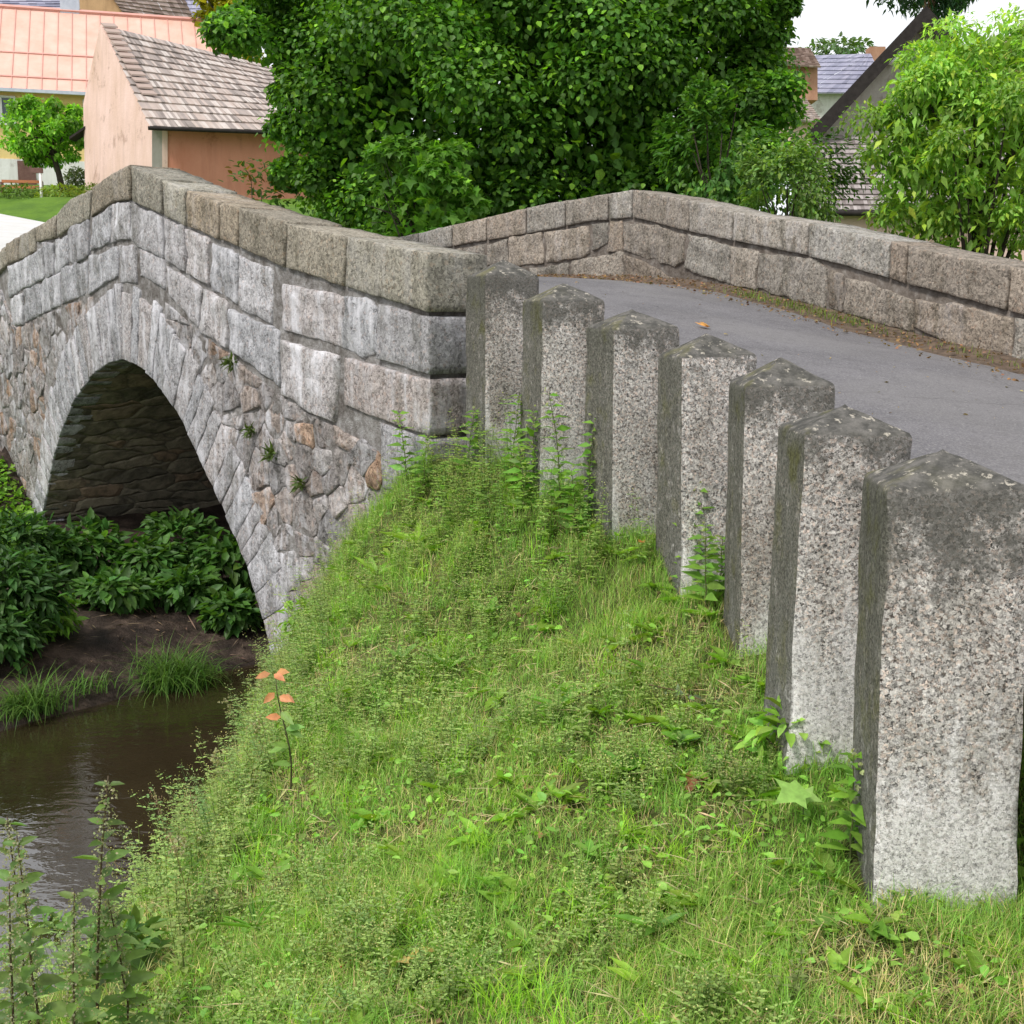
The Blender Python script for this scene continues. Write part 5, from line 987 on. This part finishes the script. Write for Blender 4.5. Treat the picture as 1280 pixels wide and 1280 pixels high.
# gabled house on the right
base = at(1157, 262, 38); gh = thing('gabled_house', tuple(base), 'grey gabled house with dark wooden barge boards on the right', 'house')
dv = np.array([.12, 1., 0]); g = [at(1157, 24, 38), at(1022, 168, 38), at(1022, 300, 38), at(1296, 300, 38), at(1296, 168, 38)]
b = MB(); b.prism(g, dv*7); b.build('wall', M['grey'], gh, base, False)
ap, lf, rg = at(1157, 10, 37.4), at(1010, 167, 37.4), at(1310, 172, 37.4)
b = MB()
for e in (lf, rg): slab(b, [ap, e, e+dv*8.2, ap+dv*8.2], .1)
b.build('roof', M['browntile'], gh, base, False)
b = MB()
for e in (lf, rg):
    dd = unit(e-ap); dn = np.cross(dd, (0, 1, 0)); dn *= -np.sign(dn[2]); b.prism([ap+(0, -.07, .05), e+(0, -.07, .05), e+dn*.40+(0, -.07, .05), ap+(0, -.07, -.46)], (0, .06, 0))
b.build('barge_board', M['dwood'], gh, base, False)
b = MB(); p = at(1119, 62, 37.5); b.box((p[0]-.12, p[1], p[2]-.35), (p[0]+.12, p[1]+.4, p[2]+.15)); b.build('bracket', M['wframe'], gh, base, False)
b = MB(); a0, a1, c0, c1 = at(1008, 168, 37.9), at(1300, 172, 37.9), at(1022, 263, 35.), at(1310, 264, 35.); tiled(b, a0, a1, c0, c1, 15, 64, .05, .28); b.build('lean_to_roof', M['greytile'], gh, base, False)
b = MB(); b.prism([at(1046, 268, 35.3), at(1300, 268, 35.3), at(1300, 330, 35.3), at(1046, 330, 35.3)], (0, .3, 0)); b.build('lean_to_wall', M['pink'], gh, base, False)
b = MB(); b.tube([c0-(0, .06, .08), c1-(0, .06, .08)], .09, 6); b.build('gutter', M['dwood'], gh, base)
# blue slate house
base = at(1040, 160, 70); sh_ = thing('slate_roofed_house', tuple(base), 'white house with blue grey hipped slate roof in the distance', 'house')
b = MB(); E1_, E2_, Rp, Rb, E0_ = at(1008, 116, 68), at(1110, 116, 68), at(1087, 67, 72), at(1020, 69, 86), at(960, 112, 86)
tiled(b, Rp, Rp+(.05, 0, 0), E1_, E2_, 9, 12, .05, .2); tiled(b, Rb, Rp, E0_, E1_, 9, 14, .05, .2); b.build('roof', M['slate'], sh_, base, False)
b = MB(); w0, w1 = at(1013, 117, 68.6), at(1105, 117, 68.6); b.prism([w0, w1, w1-(0, 0, 4), w0-(0, 0, 4)], (-.5, 6, 0)); b.build('wall', M['white'], sh_, base, False)
b = MB(); p = at(1097, 66, 73); b.box((p[0]-.45, p[1], p[2]-1), (p[0]+.45, p[1]+.9, p[2]+.35)); b.build('chimney', M['orange'], sh_, base, False)
# bits of houses beyond
def far_house(name, wall, roof, wm, rm, label, dep=6.):
    base = np.mean([at(*p) for p in wall], 0); h_ = thing(name, tuple(base), label, 'house'); b = MB(); b.prism([at(*p) for p in wall], (0, dep, 0)); b.build('wall', M[wm], h_, base, False)
    b = MB(); P = [at(*p) for p in roof]; tiled(b, P[0], P[1], P[3], P[2], 12, 14, .07, .25) if rm != 'zinc' else slab(b, P, .15); b.build('roof', M[rm], h_, base, False)
far_house('tan_house', [(78, -12, 76), (136, -12, 76), (165, 29, 76), (165, 60, 76), (78, 60, 76)], [(128, -20, 75.5), (222, -20, 86), (256, 56, 84), (162, 30, 75.5)], 'tan', 'browntile', 'tan gabled house with brown roof above the red metal roof')
far_house('blue_roof_house', [(225, 42, 96), (275, 42, 96), (275, 70, 96), (225, 70, 96)], [(218, -20, 100), (275, -20, 100), (275, 44, 94), (246, 44, 94)], 'grey', 'slate', 'house with blue grey roof beside the yellowish tree')
far_house('dark_roof_house', [(-60, 14, 82), (95, 14, 82), (95, 40, 82), (-60, 40, 82)], [(-60, -22, 86), (60, -22, 86), (98, 15, 81), (-60, 15, 81)], 'grey', 'slate', 'dark roofed house in the top left corner')
far_house('red_tiled_shed', [(985, 152, 58), (1024, 152, 58), (1024, 190, 58), (985, 190, 58)], [(985, 122, 60), (1006, 122, 60), (1028, 152, 57.5), (985, 152, 57.5)], 'pink', 'tile', 'low red tiled shed before the slate roofed house')
far_house('orange_house', [(965, 80, 60), (1022, 84, 60), (1022, 125, 60), (965, 125, 60)], [(958, 58, 64), (1012, 60, 64), (1026, 84, 59.5), (958, 80, 59.5)], 'orange', 'browntile', 'orange brick house showing beside the maple crown')
far_house('brown_roof_house', [(1262, 52, 80), (1330, 52, 80), (1330, 110, 80), (1262, 110, 80)], [(1280, 24, 86), (1340, 24, 86), (1340, 54, 79), (1254, 54, 79)], 'tan', 'browntile', 'brown roofed house at the right edge above the ash tree')
# garden things
p = at(53, 262, 40); g = hz(p[0], p[1]); sp = thing('garden_post', (p[0], p[1], g), 'white post with a dark crossbar at the edge of the lawn', 'post'); tp = at(53, 210, 40)[2]
b = MB(); b.tube([(p[0], p[1], g-.1), (p[0], p[1], tp)], .045, 8); b.build('pole', M['wframe'], sp, (p[0], p[1], g))
b = MB(); b.box((p[0]-.26, p[1]-.05, tp-.16), (p[0]+.08, p[1]+.05, tp)); b.build('crossbar', M['door'], sp, (p[0], p[1], g), False)
a0, a1 = at(2, 238, 46), at(52, 240, 46); g = hz(a0[0], a0[1]); rl = thing('garden_bench', tuple(a0), 'red brown wooden rail bench in front of the yellow house', 'bench')
for y_ in (228, 235):
    b = MB(); s0, s1 = at(2, y_, 46), at(52, y_+1, 46); b.prism([s0, s1, s1+(0, 0, .10), s0+(0, 0, .10)], (0, .12, 0)); b.build('rail', M['rail'], rl, a0, False)
for k in (0., .5, 1.):
    b = MB(); q = a0+(a1-a0)*k; b.box((q[0]-.05, q[1]+.02, hz(q[0], q[1])-.1), (q[0]+.05, q[1]+.10, at(20, 227, 46)[2])); b.build('leg', M['door'], rl, a0, False)

# ------------------------------------------------------------------ light
SUN_EL, SUN_AZ = RAD(52), None
tos = np.array([-.42, -.44, .0]); tos = tos/np.linalg.norm(tos)*cos(SUN_EL); tos[2] = sin(SUN_EL)
sun = bpy.data.lights.new('sun', 'SUN'); so = bpy.data.objects.new('sun', sun); COL.objects.link(so)
sun.energy = 2.0; sun.angle = RAD(10); sun.color = (1, .965, .91)
from mathutils import Vector
so.rotation_euler = Vector(tos).to_track_quat('Z', 'Y').to_euler()
wd = bpy.data.worlds.new('World'); scene.world = wd; wd.use_nodes = True; nt = wd.node_tree; bg = nt.nodes['Background']
sky = nt.nodes.new('ShaderNodeTexSky'); sky.sky_type = 'NISHITA'; sky.sun_disc = False; sky.sun_elevation = SUN_EL; sky.sun_rotation = math.atan2(tos[0], tos[1])
sky.dust_density = 1.5; sky.air_density = 1.0; sky.ozone_density = 1.0
tc = nt.nodes.new('ShaderNodeTexCoord'); cn = nt.nodes.new('ShaderNodeTexNoise'); cn.inputs['Scale'].default_value = 1.6; cn.inputs['Detail'].default_value = 5
cr_ = nt.nodes.new('ShaderNodeValToRGB'); cr_.color_ramp.elements[0].position = .30; cr_.color_ramp.elements[0].color = (.72, .72, .72, 1); cr_.color_ramp.elements[1].position = .62; cr_.color_ramp.elements[1].color = (1, 1, 1, 1)
mx = nt.nodes.new('ShaderNodeMix'); mx.data_type = 'RGBA'; mx.inputs[7].default_value = (6.4, 6.5, 6.7, 1)      # bright thin overcast
nt.links.new(tc.outputs['Generated'], cn.inputs['Vector']); nt.links.new(cn.outputs['Fac'], cr_.inputs['Fac']); nt.links.new(cr_.outputs['Color'], mx.inputs[0])
nt.links.new(sky.outputs[0], mx.inputs[6]); nt.links.new(mx.outputs[2], bg.inputs[0]); bg.inputs[1].default_value = .13
scene.view_settings.view_transform = 'Standard'; scene.view_settings.look = 'None'; scene.view_settings.exposure = .50; scene.view_settings.gamma = 1
scene.cycles.max_bounces = 6; scene.cycles.transparent_max_bounces = 8
